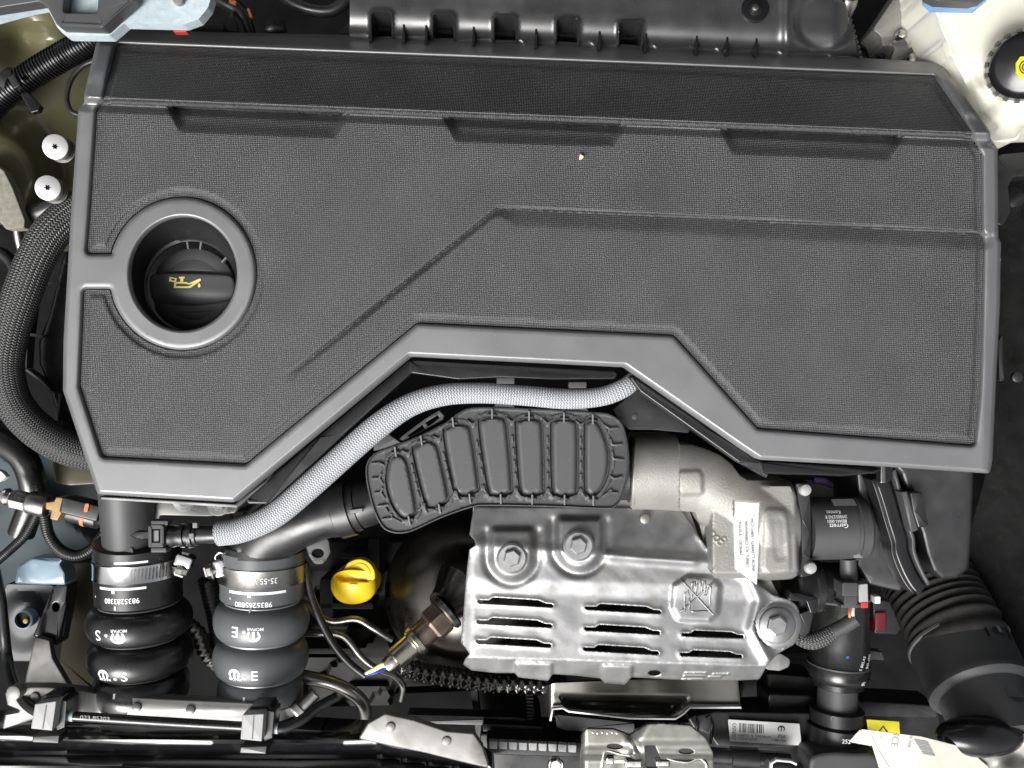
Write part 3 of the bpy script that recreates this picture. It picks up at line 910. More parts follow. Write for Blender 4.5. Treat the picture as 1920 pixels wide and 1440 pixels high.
for pk in POCK:
    def pz(P, pk=pk):
        d = seg_dist(P, pk)
        return -0.0494 + 0.0030 * sst(0, 6, d)
    c = np.mean(pk, 0)
    inner = [tuple(c + (np.array(p) - c) * 0.965) for p in pk]
    patch('pocket_panel', inner, -0.047, 'duct_edge', duct, 0.001, 0.6, 0, step=3.5, zf=pz, raw=True)
# stitch-like slots between the pockets
for (x0, y0, x1, y1, n_) in ((518, 680, 553, 832, 4), (696, 615, 730, 765, 4), (884, 550, 910, 705, 3), (1082, 520, 1100, 730, 4), (1280, 525, 1281, 730, 4), (1466, 530, 1468, 735, 4)):
    for i in range(n_):
        t = i / (n_ - 1) if n_ > 1 else 0
        cx, cy = 600 + (x0 + (x1 - x0) * t) / 3, 650 + (y0 + (y1 - y0) * t) / 3
        dg = math.degrees(math.atan2(y1 - y0, x1 - x0)) - 90
        patch('slot_rib', orect(cx, cy, 4.6, 15, dg), -0.0448, 'duct_edge', duct, 0.003, 1.3, 2.2)
# snap clips along both long edges
for x, y, dg in ((424, 590, -8), (570, 527, -8), (748, 425, -7), (968, 377, 0), (1176, 389, 0), (1373, 398, 0), (1535, 408, 0), (502, 980, -12), (672, 912, -12), (843, 855, -8), (1017, 857, -3), (1194, 860, 0), (1376, 862, 0), (1538, 866, 0)):
    c = patch('snap_clip', orect(600 + x / 3, 650 + y / 3, 3.4, 19, dg), -0.0438, 'plastic_grey', duct, 0.004, 1, 0.8)
    patch('clip_slot', orect(600 + x / 3, 650 + y / 3 + (2 if y < 600 else -2), 17, 4.4, dg + 4), -0.0446, 'plastic', duct, 0.002, 1, 1)
# forked stiffening ribs
RIBS = [[(285, 662), (335, 655), (362, 672)], [(288, 745), (330, 742), (345, 715)], [(330, 742), (352, 775)], [(302, 828), (338, 822), (352, 795)], [(338, 822), (362, 856)], [(322, 902), (355, 895), (385, 893)], [(355, 895), (380, 935)],
        [(345, 975), (405, 966), (400, 942)], [(405, 966), (455, 992)], [(1590, 440), (1628, 462), (1676, 462)], [(1628, 462), (1625, 490)], [(1630, 520), (1645, 553), (1700, 553)], [(1640, 590), (1650, 630), (1708, 640)], [(1650, 630), (1645, 690)],
        [(1625, 728), (1655, 742), (1700, 735)], [(1655, 742), (1645, 772)], [(1592, 845), (1625, 820), (1675, 826)], [(1625, 820), (1640, 805)]]
for (x, y, f, dg) in ((860, 425, 1, -8), (1080, 412, 1, 0), (1282, 420, 1, 0), (1468, 428, 1, 0), (665, 508, 1, -12), (492, 590, 1, -14), (915, 812, -1, 4), (1102, 825, -1, 0), (1282, 828, -1, 0), (1466, 830, -1, 0), (760, 842, -1, 6), (578, 912, -1, 10)):
    a = math.radians(dg); R_ = lambda dx, dy: (x + dx * math.cos(a) - dy * math.sin(a), y + dx * math.sin(a) + dy * math.cos(a))
    patch('fork_rib', smooth_loop(Z6([R_(-32, -18 * f), R_(0, 2 * f), R_(32, -18 * f), R_(14, 10 * f), R_(9, 32 * f), R_(-9, 32 * f), R_(-14, 10 * f)]), 3), -0.0446, 'duct_edge', duct, 0.003, 1.2, 0, raw=True)
for L in RIBS:
    patch('end_rib', strip(Z6(L), 4.2), -0.0446, 'duct_edge', duct, 0.003, 1.2, 0)
# tabs on the hose side, triangular gusset
patch('tab', Z6([(965, 350), (985, 325), (1005, 310), (1065, 312), (1090, 332), (1112, 352)]), -0.0465, 'duct', duct, 0.006, 1.5, 2)
patch('tab', Z6([(1385, 362), (1402, 338), (1425, 330), (1485, 335), (1505, 352), (1525, 376)]), -0.0465, 'duct', duct, 0.006, 1.5, 2)
patch('tab', Z6([(300, 588), (305, 540), (372, 474), (398, 500), (420, 515), (465, 545)]), -0.0465, 'duct', duct, 0.006, 1.5, 2)
patch('gusset', Z6([(440, 520), (600, 400), (672, 358), (700, 388), (690, 412), (470, 530)]), -0.049, 'duct', duct, 0.006, 1.5, 2, holes=[Z6([(490, 503), (575, 440), (590, 462), (505, 508)]), Z6([(592, 428), (662, 385), (672, 400), (606, 450)])])
# round end tucked into the compressor inlet
lathe('duct_spigot', (1150, 885, -0.098), (1200, 886, -0.098), [(0, 52), (0.5, 52), (0.55, 56), (0.8, 56), (0.85, 52), (1, 52)], 'plastic', duct)
# neck towards the elbow
lathe('duct_neck', (716, 936, -0.088), (618, 962, -0.092), [(0, 40), (0.3, 44), (0.42, 44), (0.43, 47), (0.55, 48), (0.56, 53), (0.84, 53), (0.86, 49), (1, 47)], 'plastic', duct, 44)
for dx, dy in ((-6, 4),):
    patch('neck_clip', orect(668, 958, 24, 7, -8), -0.062, 'plastic_grey', duct, 0.004, 1, 1)

# ================================================================== BRAIDED GREY HOSE AND ITS CONNECTOR
gh = thing('braided_hose', 'pale grey braided hose curving past the engine cover to a black connector', 'hose', 800, 820, -0.07)
tube('braid_sleeve', [(409, 1001, -0.062, 23), (455, 993, -0.060, 24), (515, 966, -0.056, 24), (578, 914, -0.050, 24.5), (650, 850, -0.044, 24), (710, 798, -0.040, 24), (768, 760, -0.038, 22), (830, 741, -0.036, 20.5), (900, 737, -0.036, 19.5), (985, 742, -0.038, 19),
                      (1060, 748, -0.038, 19), (1125, 744, -0.038, 18), (1165, 730, -0.038, 18), (1190, 712, -0.042, 17), (1215, 690, -0.05, 17)], 'braid_grey', gh, 30, ds=0.0016)
qc = thing('quick_connector', 'black plastic quick connector with square latch at the end of the grey braided hose', 'connector', 320, 1005, -0.075)
lathe('connector_body', (412, 1001, -0.062), (300, 1006, -0.064), [(0, 17), (0.36, 17), (0.37, 20), (0.42, 20), (0.43, 24), (0.49, 24), (0.50, 19), (0.56, 19), (0.57, 22.5), (0.63, 22.5), (0.64, 19), (0.72, 19), (0.75, 21), (0.95, 21), (1, 18)], 'plastic', qc, 36)
patch('latch', rect(278, 985, 307, 1026), -0.050, 'plastic_mid', qc, 0.014, 2, 3, holes=[rect(285, 992, 300, 1018)])
patch('latch_button', rect(287, 994, 298, 1016), -0.0525, 'plastic_grey', qc, 0.006, 1.5, 2)
patch('latch_tongue', [(243, 1004), (256, 996), (280, 997), (280, 1010), (256, 1010)], -0.0535, 'plastic_gloss', qc, 0.006, 2, 1)
boxpx('latch_foot', 283, 976, 315, 985, -0.052, 0.01, 'plastic_mid', qc)
boxpx('latch_foot', 283, 1027, 312, 1036, -0.054, 0.01, 'plastic_mid', qc)
for x, y in ((364, 985), (357, 1005)): boxpx('key_tab', x - 3, y - 5, x + 6, y + 5, -0.052, 0.004, 'plastic_grey', qc, 1, 1)

# ================================================================== COOLANT / CHARGE HOSES WITH CLAMPS
def bellows(t0, t1, bulges, neck, n=10):
    """profile fractions -> list; bulges = [(centre, half, radius)]"""
    ts = np.linspace(t0, t1, 130); out = []
    for t in ts:
        r = neck
        for c, hw, R in bulges:
            q = (t - c) / hw
            if abs(q) < 1: r = max(r, neck + (R - neck) * math.sqrt(1 - q * q) ** 0.9)
        out.append((float(t), float(r)))
    return out

def emblem():
    """rounded m-shaped badge (unit box about the origin)"""
    V, F = [], []
    def poly(pts):
        b = len(V); V.extend(pts); F.append(tuple(range(b, b + len(pts))))
    n = 16
    for i in range(n):                                  # broad outer arch
        a0, a1 = math.pi * i / n, math.pi * (i + 1) / n
        poly([(0.50 * math.cos(a0), 0.50 * math.sin(a0)), (0.50 * math.cos(a1), 0.50 * math.sin(a1)), (0.33 * math.cos(a1), 0.26 * math.sin(a1)), (0.33 * math.cos(a0), 0.26 * math.sin(a0))])
    poly([(-0.50, 0), (-0.33, 0), (-0.24, -0.32), (-0.36, -0.34)]); poly([(0.33, 0), (0.50, 0), (0.36, -0.34), (0.24, -0.32)])
    poly([(-0.085, -0.34), (0.085, -0.34), (0.085, 0.27), (-0.085, 0.27)])
    return V, F
EMB = emblem()

def hose(name, label, A, B, prof, m, radf, marks, xr):
    h = thing(name, label, 'hose', A[0], B[1], -0.18)
    lathe('rubber_bellows', A, B, prof, m, h, 64, sharp=60)
    for i, mk in enumerate(marks):
        kind, s, t, ang, size, deg, sx = mk
        if kind == 'emb': text_round('printed_emblem', '', A, B, t, ang, xr, size, deg, 'white_print', h, sx, geo=EMB, radf=radf)
        elif kind == 'bar':
            n_ = 12; V = []; F = []
            for j in range(n_ + 1):
                x = -0.5 + j / n_; V += [(x, -0.5 * s), (x, 0.5 * s)]
            for j in range(n_): F.append((2 * j, 2 * j + 2, 2 * j + 3, 2 * j + 1))
            text_round('printed_line', '', A, B, t, ang, xr, size, deg, 'white_print', h, sx, geo=(V, F), radf=radf)
        else: text_round('printed_text', s, A, B, t, ang, xr, size, deg, 'white_print', h, sx, radf=radf, bold=0.008)
    return h

def interp_prof(prof):
    T = np.array([p[0] for p in prof]); Rr = np.array([p[1] for p in prof])
    return lambda t: float(np.interp(t, T, Rr))

# hose S: axis runs down the picture, parallel to the cover
SA, SB = (258, 1028, -0.118), (268, 1350, -0.126)
fS = lambda y: (y - 1028) / 322.0
hw = 31.0 / 322
sp = [p for p in bellows(0, fS(1318), [(fS(1160), hw, 95), (fS(1224), hw, 95), (fS(1286), hw, 87)], 68)]
sp = [(t, max(r, 78) if t < fS(1124) else r) for t, r in sp]
hS = hose('charge_hose', 'black bellows hose printed with a white S, clamped to the upright black pipe', SA, SB, sp, 'rubber', interp_prof(sp),
     [('txt', '9835283380', fS(1104), 0, 13.5, 180, 1.05), ('txt', 'v', fS(1102), -45, 9, 180, 1),
      ('bar', 0.045, fS(1083), 0, 96, 0, 1), ('bar', 0.06, fS(1037), 14, 64, 0, 1), ('bar', 1.1, fS(1088), -10, 6, 0, 1), ('bar', 2, fS(1117), -8, 3.5, 0, 1), ('bar', 2.2, fS(1272), -10, 4, 0, 1),
      ('txt', 'S', fS(1161), -24, 27, 180, 1), ('txt', '®', fS(1160), -13, 8, 180, 1), ('emb', '', fS(1164), 0, 24, 180, 1), ('txt', 'MOPAR', fS(1152), 1, 8, 180, 1),
      ('emb', '', fS(1232), -19, 21, 0, 1), ('txt', 'MOPAR', fS(1241), -18, 7, 0, 1), ('txt', '®', fS(1239), -5, 8, 0, 1), ('txt', 'S', fS(1235), 5, 25, 0, 1.05)], 86)
# hose E
EA, EB = (494, 1030, -0.120), (487, 1350, -0.126)
fE = lambda y: (y - 1030) / 320.0
hw = 34.0 / 320
ep = bellows(0, fE(1325), [(fE(1159), hw, 88), (fE(1229), hw, 88), (fE(1297), hw, 79)], 65)
ep = [(t, max(r, 77) if t < fE(1118) else r) for t, r in ep]
hE = hose('charge_hose', 'slate grey bellows hose printed with a white E, below the black elbow', EA, EB, ep, 'rubber_grey', interp_prof(ep),
     [('txt', '9835265880', fE(1112), 3, 13.5, 180, 1.05), ('txt', 'v', fE(1105), -31, 9, 180, 1), ('bar', 0.045, fE(1092), 7, 112, 0, 1), ('bar', 1.0, fE(1096), -2, 6, 0, 1), ('bar', 2, fE(1124), -2, 3.5, 0, 1), ('bar', 2.2, fE(1282), -6, 4, 0, 1),
      ('txt', 'E', fE(1158), -16, 27, 180, 1), ('txt', '®', fE(1157), -5, 8, 180, 1), ('emb', '', fE(1164), 6, 23, 180, 1), ('txt', 'MOPAR', fE(1152), 8, 8, 180, 1),
      ('emb', '', fE(1235), -16, 21, 0, 1), ('txt', 'MOPAR', fE(1244), -15, 7, 0, 1), ('txt', '®', fE(1241), -4, 8, 0, 1), ('txt', 'E', fE(1236), 8, 25, 0, 1)], 80)
for hh, A_, B_, ff, ys, r0_, mm in ((hS, SA, SB, fS, (1129, 1192, 1255), 69, 'light_grey'), (hE, EA, EB, fE, (1125, 1194, 1263), 66, 'alu_white')):
    for y_ in ys:
        lathe('seam_ring', A_, B_, [(ff(y_ - 2.2), r0_ - 2), (ff(y_ - 1.6), r0_ + 3.2), (ff(y_ + 1.6), r0_ + 3.2), (ff(y_ + 2.2), r0_ - 2)], mm, hh, 64, cap0=False, cap1=False)

def clamp(label, A, B, f, y0, y1, r, side, txt=None, bm='chrome'):
    c = thing('hose_clamp', label, 'hose clamp', A[0], y1, A[2] - 0.03, 'worm drive hose clamps')
    t0, t1 = f(y0), f(y1)
    lathe('band', A, B, [(t0, r - 1), (t0 + 0.004, r + 1.5), (t0 + 0.02, r + 0.6), (t1 - 0.02, r + 0.6), (t1 - 0.004, r + 1.5), (t1, r - 1)], bm, c, 72, cap0=False, cap1=False)
    if txt: text_round('stamped_text', txt, A, B, (t0 + t1) / 2, 14, r + 1, 15, 180, 'white_print', c, 0.9)
    o_, d_, ln, u, v = axisframe(A, B)
    sc = k(A[2]); sg = RS(d_)
    if side > 0:
        for i in range(11):                            # thread slots
            th = math.radians(14 + i * 4.6)
            geo = ([(-0.5, -0.5), (0.0, -0.5), (0.5, 0.5), (0.0, 0.5)], [(0, 1, 2, 3)])
            text_round('thread_slot', '', A, B, (t0 + t1) / 2, 14 + i * 4.6, r + 1.2, 9, 0, 'steel', c, 0.55, geo=([(x, y * 2.3) for x, y in geo[0]], geo[1]))
    return c
clamp('polished steel clamp with slotted band round the black S hose', SA, SB, fS, 1043, 1076, 79, 1)
clamp('polished steel clamp stamped 35-55 round the slate grey E hose', EA, EB, fE, 1052, 1086, 78, -1, '35-55 W3', 'steel')
def clamp_screw(parent, px, py, z, ang, r=16):
    a = math.radians(ang); dx, dy = math.cos(a), math.sin(a)
    A = (px, py, z); Bq = (px - dx * 44, py - dy * 44, z - 0.004)
    lathe('screw_head', A, Bq, [(0, r * 0.7), (0.06, r * 0.86), (0.28, r * 0.9), (0.3, r * 0.62), (0.5, r * 0.62)], 'steel_bright', parent, 6, sharp=20)
    lathe('screw_collar', (px - dx * 10, py - dy * 10, z), Bq, [(0, r * 1.1), (0.08, r * 1.1), (0.1, r * 0.6), (1, r * 0.6)], 'steel_bright', parent, 24)
    patch('screw_slot', orect(px + dx * 1.5, py + dy * 1.5, 3, r * 1.1, ang), z + r * 0.78 * k(z), 'steel', parent, 0.0004, 0, 0)
    patch('screw_housing', orect(px - dx * 26, py - dy * 26, 26, 34, ang), z + 0.003, 'chrome', parent, 0.010, 4, 7)
cl = [o for o in bpy.data.objects if o.name.startswith('hose_clamp')]
cl.sort(key=lambda o: o.name)
clamp_screw(cl[0], 335, 1078, -0.092, 108, 15)
clamp_screw(cl[1], 386, 1073, -0.098, 165, 16)
tube('clamp_tail', [(330, 1048, -0.10, 3), (350, 1046, -0.098, 3), (360, 1056, -0.10, 3)], 'chrome', cl[0], 8)
tube('clamp_tail', [(426, 1040, -0.10, 3), (412, 1036, -0.098, 3), (404, 1046, -0.10, 3), (414, 1060, -0.1, 3)], 'chrome', cl[1], 8)

up = thing('upright_pipe', 'thick black plastic pipe coming down from under the cover into the S hose', 'pipe', 240, 1040, -0.15)
lathe('pipe_body', (236, 905, -0.085), (246, 1052, -0.113), [(0, 50), (0.8, 50), (0.84, 54), (1, 54)], 'plastic_mid', up, 48)
lathe('pipe_collar', (256, 1008, -0.115), (258, 1038, -0.118), [(0, 66), (0.15, 76), (0.55, 77), (0.6, 74), (1, 74)], 'plastic', up, 56)
boxpx('key_tab', 221, 1029, 250, 1042, -0.083, 0.006, 'plastic_mid', up, 2, 1.5, -14)

el = thing('elbow_pipe', 'black plastic elbow joining the slate grey hose to the ribbed air duct', 'pipe', 520, 1020, -0.14)
tube('elbow_body', [(493, 1050, -0.118, 66), (495, 1022, -0.112, 64), (512, 1000, -0.106, 57), (548, 985, -0.100, 50), (590, 970, -0.095, 46), (632, 958, -0.092, 45), (660, 950, -0.09, 45)], 'plastic', el, 40)
lathe('elbow_collar', (494, 1012, -0.118), (494, 1042, -0.119), [(0, 66), (0.2, 74), (0.7, 75), (0.75, 72), (1, 72)], 'plastic', el, 56)
patch('lug', [(570, 1012), (616, 1008), (620, 1035), (606, 1058), (590, 1058), (578, 1040)], -0.094, 'plastic_mid', el, 0.006, 2, 9, holes=[ell(596, 1037, 11, 8, 18)])
for x, y, r in ((612, 959, 8), (494, 1036, 8), (450, 1030, 7)):
    lathe('moulding_mark', *up_axis(x, y, -0.0715 if x > 600 else -0.084, 0.003), [(0, r - 2), (0.2, r), (1, r)], 'plastic_mid', el, 24)
boxpx('key_tab', 462, 1040, 486, 1052, -0.086, 0.006, 'plastic_gloss', el, 2, 1.5, -12)

# ================================================================== HEAT SHIELD
shield = thing('heat_shield', 'bright slotted metal heat shield with three bolts and embossed do-not-touch hand', 'heat shield', 1130, 1150, -0.14)
HS = [(889, 950), (884, 975), (880, 1003), (889, 1012, 3), (892, 1022, 4), (880, 1030, 3), (876, 1060), (873, 1093), (868, 1160), (864, 1205), (872, 1214, 3), (880, 1226, 3), (872, 1236, 2), (868, 1246, 4), (884, 1257), (930, 1262), (965, 1262), (972, 1270, 4), (1028, 1277, 5), (1036, 1264, 4),
      (1080, 1267), (1125, 1272), (1134, 1281, 5), (1172, 1284, 6), (1184, 1270, 4), (1300, 1276), (1380, 1276), (1424, 1274, 8), (1440, 1245), (1458, 1226, 4), (1490, 1208, 20), (1507, 1172, 40), (1492, 1128, 30), (1450, 1116, 14), (1418, 1093), (1345, 1054), (1310, 1006), (1275, 952)]
def slot(x0, y0, L_, dy):
    return [(x0, y0), (x0 + L_ * .14, y0 + dy * .05), (x0 + L_ * .20, y0 - 5), (x0 + L_ * .80, y0 - 4 + dy * .55), (x0 + L_ * .90, y0 + dy * .8), (x0 + L_ * .98, y0 + dy * .9), (x0 + L_, y0 + dy + 3), (x0 + L_ * .98, y0 + dy + 6), (x0 + L_ * .5, y0 + 6 + dy * .5), (x0 + 2, y0 + 6), (x0 - 1, y0 + 3)]
SLOTS = [slot(897, 1125, 141, 8), slot(895, 1163, 141, 8), slot(893, 1200, 141, 8), slot(1098, 1137, 142, 8), slot(1096, 1176, 142, 8), slot(1094, 1214, 142, 8), slot(1279, 1187, 116, 4), slot(1276, 1224, 116, 4)]
HPAD = fillet([(1262, 1098), (1290, 1080), (1338, 1082), (1350, 1100), (1345, 1150), (1330, 1165), (1272, 1162), (1260, 1140)], 8)
def shield_z(P):
    x, y = P[:, 0], P[:, 1]
    z = np.full(len(P), -0.088)
    # upper flange turned to the rear
    yf = 1012 + (x - 880) * 0.075
    z = z - 0.0070 * np.clip((yf - y) / 55.0, 0, 1.6) ** 1.0 * (1 - 0.15 * np.sin(x / 40))
    z = z + 0.0022 * np.exp(-((y - yf - 10) / 10) ** 2)
    # lengthwise rounded shoulder and gently hollow field
    z = z - 0.0030 * sst(1088, 1120, y + (x - 1100) * -0.03) 
    z = z + 0.0003 * np.sin(x / 37.0) * np.sin(y / 29.0)
    # louvre lips
    for s_ in SLOTS:
        d = seg_dist(P, s_)
        z = z + 0.0008 * np.exp(-(d / 5.0) ** 2)
    # bolt bosses
    for (bx, by, rr) in ((960, 1046, 40), (1086, 1026, 42)):
        q = np.where(y < by, np.abs(x - bx), np.hypot(x - bx, y - by))
        top = sst(by - 62, by - 46, y)
        z = z + 0.0050 * (1 - sst(rr - 9, rr + 5, q)) * top
        z = z - 0.0022 * np.exp(-((q - rr - 9) / 7) ** 2) * top
    # raised pad with the hand
    z = z + 0.0030 * sst(-6, 5, sdf(P, HPAD))
    # right shoulder ridge falling to the lug
    dl = np.hypot(x - 1459, y - 1172)
    rid = seg_dist(P, [(1318, 1000), (1352, 1045), (1408, 1085), (1424, 1125), (1410, 1180), (1440, 1235)], False)
    z = z + 0.0045 * np.exp(-(rid / 11) ** 2)
    z = np.where(dl < 44, -0.0905 + 0.0035 * sst(26, 44, dl) * 0 + 0.004 * (1 - sst(36, 44, dl)) * 0.3, z)
    # crease beneath the rear corner
    z = z + 0.0020 * np.exp(-(seg_dist(P, [(1135, 1040), (1200, 1046), (1300, 1052)], False) / 8) ** 2)
    # lower flange turned down to the front
    yl = 1232 + (x - 880) * 0.030
    z = z - 0.012 * np.clip((y - yl) / 30.0, 0, 2)
    # tabs stand proud of the flange
    for a, b in ((967, 1035), (1130, 1185)):
        z = z + 0.0022 * sst(a - 4, a + 3, x) * (1 - sst(b - 3, b + 4, x)) * sst(yl + 4, yl + 10, y)
    z = z - 0.004 * (1 - sst(862, 890, x)) 
    # stamped text bars
    for (tx, ty, tl, dg) in ((1304, 1262, 44, 0), (1302, 1268, 42, 0), (1298, 1274, 40, 0), (1352, 1264, 34, 0), (1340, 1269, 26, 0)):
        z = z + 0.0012 * (np.abs(x - tx) < tl / 2) * np.exp(-((y - ty) / 1.5) ** 2)
    # beaten, slightly uneven sheet
    z = z + 0.00012 * np.sin(x * 0.11 + 2 * np.sin(y * 0.05)) * np.cos(y * 0.09 + np.sin(x * 0.04))
    return z
ft = [offs(densify(s_, 3), (2, 4, 7, 10, -2, -4, -7, -10)) for s_ in SLOTS] + [offs(densify(HPAD, 4), (-6, -3, 0, 3, 6))]
for (bx, by, rr) in ((960, 1046, 40), (1086, 1026, 42)):
    for q in (-12, -9, -5, 0, 4, 8, 13, 18): ft.append(np.array(ell(bx, by, rr + q, None, 60)))
for q in (34, 38, 41, 43, 44.2, 46, 50): ft.append(np.array(ell(1459, 1172, q, None, 60)))
xs = np.arange(865, 1450, 5.0)
for q in (-3, 0, 3, 7, 12, 20): ft.append(np.stack([xs, 1232 + (xs - 880) * .03 + q], 1))
xs = np.arange(1272, 1375, 2.5)
for q in np.arange(1258, 1278, 1.6): ft.append(np.stack([xs, np.full(len(xs), q)], 1))
ft = np.vstack(ft); kk = np.unique(np.round(ft / 1.3).astype(int), axis=0, return_index=True)[1]
patch('shield_sheet', HS, -0.09, 'shield', shield, 0.0016, 0.8, 0, step=4.0, holes=SLOTS + [ell(1227, 1262, 12, 5, 20)], zf=shield_z, feats=ft[kk], sharp=60, rings=(0.8,), bottom=True)
hexbolt(960, 1047, -0.0795, 17, 'shield', shield, socket=False)
hexbolt(1085, 1024, -0.0795, 17, 'shield', shield, socket=False)
hexbolt(1459, 1174, -0.0855, 20, 'shield', shield, socket=False)
# embossed hand with a bar through it
HZ = lambda P: shield_z(P) + 0.0012
Z8 = lambda L: [(1140 + p[0] / 2.88, 780 + p[1] / 2.88) for p in L]
for L in ([(415, 1055), (415, 960), (432, 945), (440, 975)], [(440, 1050), (440, 990), (455, 975), (455, 900), (470, 895), (475, 960)], [(475, 960), (482, 885), (498, 882), (500, 960)], [(505, 960), (512, 888), (526, 892), (522, 970)],
          [(528, 970), (542, 915), (556, 918), (550, 990), (552, 1020), (535, 1055), (450, 1058)], [(392, 1060), (575, 895)], [(395, 885), (570, 1075)]):
    patch('embossed_stroke', strip(Z8(L), 3.4), -0.084, 'shield', shield, 0.0022, 1.4, 0, zf=HZ, step=6)
# dimple stud on the rear flange
vdisc('dimple', 1210, 973, -0.0915, 10, 0.003, 'shield_dull', shield, 3, 24)
# gleaming lower corner tab behind the lug
patch('sheet_tab', [(1425, 1245), (1462, 1224), (1482, 1236), (1480, 1250), (1462, 1258), (1440, 1256)], -0.112, 'shield', shield, 0.002, 1.5, 8)
sr = patch('flange_plate', [(884, 1002), (888, 930), (1180, 935), (1290, 950), (1312, 1008), (1330, 1042), (1180, 1030)], -0.1035, 'shield_dull', shield, 0.002, 1, 4)

# ================================================================== TURBO COMPRESSOR HOUSING
turbo = thing('turbo_housing', 'cast aluminium turbo compressor housing with round inlet and white part label', 'turbocharger', 1380, 970, -0.15)
TO = [(1192, 816, 6), (1268, 815, 8), (1275, 833), (1298, 834), (1325, 842), (1350, 853), (1372, 870), (1388, 892), (1402, 900, 6), (1482, 902, 8), (1493, 914), (1502, 975), (1504, 1030), (1499, 1076, 8), (1485, 1086, 6), (1446, 1088), (1462, 1120), (1480, 1140), (1470, 1165), (1410, 1150), (1340, 1085), (1322, 1040), (1312, 985), (1304, 960), (1240, 956), (1184, 955, 4), (1186, 900)]
LB = [(1374, 937), (1427, 941), (1419, 1097), (1378, 1066)]
def turbo_z(P):
    x, y = P[:, 0], P[:, 1]
    mpp = k(-0.09)
    # inlet collar: cylinder lying along x, radius 71 px
    R = 71.0
    zc = -0.098 + mpp * np.sqrt(np.maximum(60.0, R * R - (y - 886) ** 2))
    collar = np.where(x < 1274, zc, -1)
    # scroll: bent tube leaving the collar
    path = [(1270, 889), (1325, 902), (1385, 935), (1450, 985)]
    d = seg_dist(P, path, False)
    tub = -0.098 + mpp * np.sqrt(np.maximum(0, 76.0 ** 2 - d * d))
    # block with rounded shoulders
    BL = fillet([(1330, 905), (1400, 903), (1486, 905), (1496, 930), (1500, 1075), (1440, 1082), (1330, 1082)], 12)
    sb = sdf(P, BL)
    blk = -0.098 + 0.030 * sst(-9, 7, sb)
    z = np.maximum(np.maximum(tub, blk), -0.106)
    z = np.where(x < 1274, np.maximum(collar, -0.106), z)
    # square boss beside the collar
    z = z + 0.0022 * sst(-3, 3, sdf(P, fillet([(1262, 884), (1312, 882), (1317, 893), (1318, 926), (1276, 929)], 6))) * (x > 1274)
    # pad right of the label
    z = z + 0.0018 * sst(-3, 4, sdf(P, fillet([(1433, 952), (1474, 955), (1480, 1000), (1484, 1075), (1440, 1078), (1430, 1066)], 10)))
    z = z - 0.0012 * sst(-2, 10, sdf(P, fillet([(1443, 970), (1462, 962), (1476, 975), (1478, 1050), (1452, 1056), (1446, 1020)], 10)))
    # cast figures
    for (fx, fy, fr) in ((1336, 1003, 5), (1343, 1010, 5), (1350, 1017, 5), (1357, 1012, 4)):
        z = z + 0.0006 * np.exp(-((np.hypot(x - fx, y - fy) - fr) / 1.6) ** 2)
    lbl = sst(0, 5, sdf(P, LB)); z = z * (1 - lbl) + (-0.0672) * lbl
    return z
ft = [offs(densify(LB, 4), (-4, 0, 4)), np.array([(1274 + q, y_) for q in (-1.2, 1.2) for y_ in range(820, 955, 3)])]
for (fx, fy) in ((1336, 1003), (1343, 1010), (1350, 1017), (1357, 1012)):
    ft.append(np.array([(fx + a, fy + b) for a in np.arange(-8, 9, 1.8) for b in np.arange(-8, 9, 1.8)]))
patch('housing', TO, -0.09, 'cast_alu', turbo, 0.05, 1.5, 0, step=3.6, zf=turbo_z, feats=np.vstack(ft), sharp=50)
lathe('inlet_bore', (1183, 886, -0.0985), (1215, 886, -0.0985), [(0, 68), (0.02, 64), (0.9, 60), (1, 20)], 'void', turbo, 48)
patch('part_label', LB, -0.0660, 'paper', turbo, 0.0006, 0.3, 1)
text_flat('label_text', 'MGT1240V   GARRETT-RONA', 1411, 1022, -0.0658, 8, 88, 'dark_print', turbo, 0.95)
text_flat('label_text', '9854549680Z2 STK TURBO', 1400, 1020, -0.0658, 8, 88, 'dark_print', turbo, 0.92)
text_flat('label_text', '9I3630-8    OK06067', 1388, 1010, -0.0658, 8, 88, 'dark_print', turbo, 0.92)

# ================================================================== BOOST ACTUATOR
act = thing('boost_actuator', 'black cylindrical actuator motor with flange bolted to the turbo housing', 'actuator', 1560, 990, -0.13)
lathe('motor_can', (1510, 991, -0.092), (1622, 989, -0.092), [(0, 58), (0.72, 58), (0.73, 57), (0.78, 57), (0.79, 60.5), (0.93, 60), (0.985, 55), (1, 48)], 'plastic_mid', act, 56)
patch('flange', [(1492, 906), (1520, 903, 5), (1519, 940), (1521, 1000), (1519, 1045), (1524, 1078, 5), (1500, 1084, 4), (1504, 1040), (1503, 975)], -0.070, 'plastic', act, 0.03, 2.5, 3)
for x, y in ((1512, 919), (1522, 1066)):
    vdisc('bolt', x, y, -0.066, 12, 0.012, 'light_grey', act, 7, 24)
CA, CB = (1510, 991, -0.092), (1622, 989, -0.092)
def on_can(name, s, px, py, size, m, sx=1.0, geo=None):
    V, F = geo if geo else text_geo(s)
    o_, d_, ln, u, v = axisframe(CA, CB); sc = k(-0.092); out = []
    for x, y in V:                    # turned half a circle in the picture
        X, Y = -x * size * sx, y * size
        tt = (px + X - 1510) / 112.0; yy = py + Y
        c_ = max(-0.98, min(0.98, (yy - 991) / 60.0)); rr = 59.6 * sc
        out.append(o_ + d_ * ln * tt + np.array([0, -1, 0]) * rr * c_ + np.array([0, 0, 1]) * rr * math.sqrt(1 - c_ * c_))
    return put(name, out, F, m, act, smooth=False)
on_can('printed_text', 'Garrett', 1552, 977, 11, 'white_print', 1.0)
on_can('printed_text', '883441-0001', 1549, 969, 8, 'white_print', 0.85)
on_can('printed_text', '2W803/2743 R', 1549, 961.5, 8, 'white_print', 0.8)
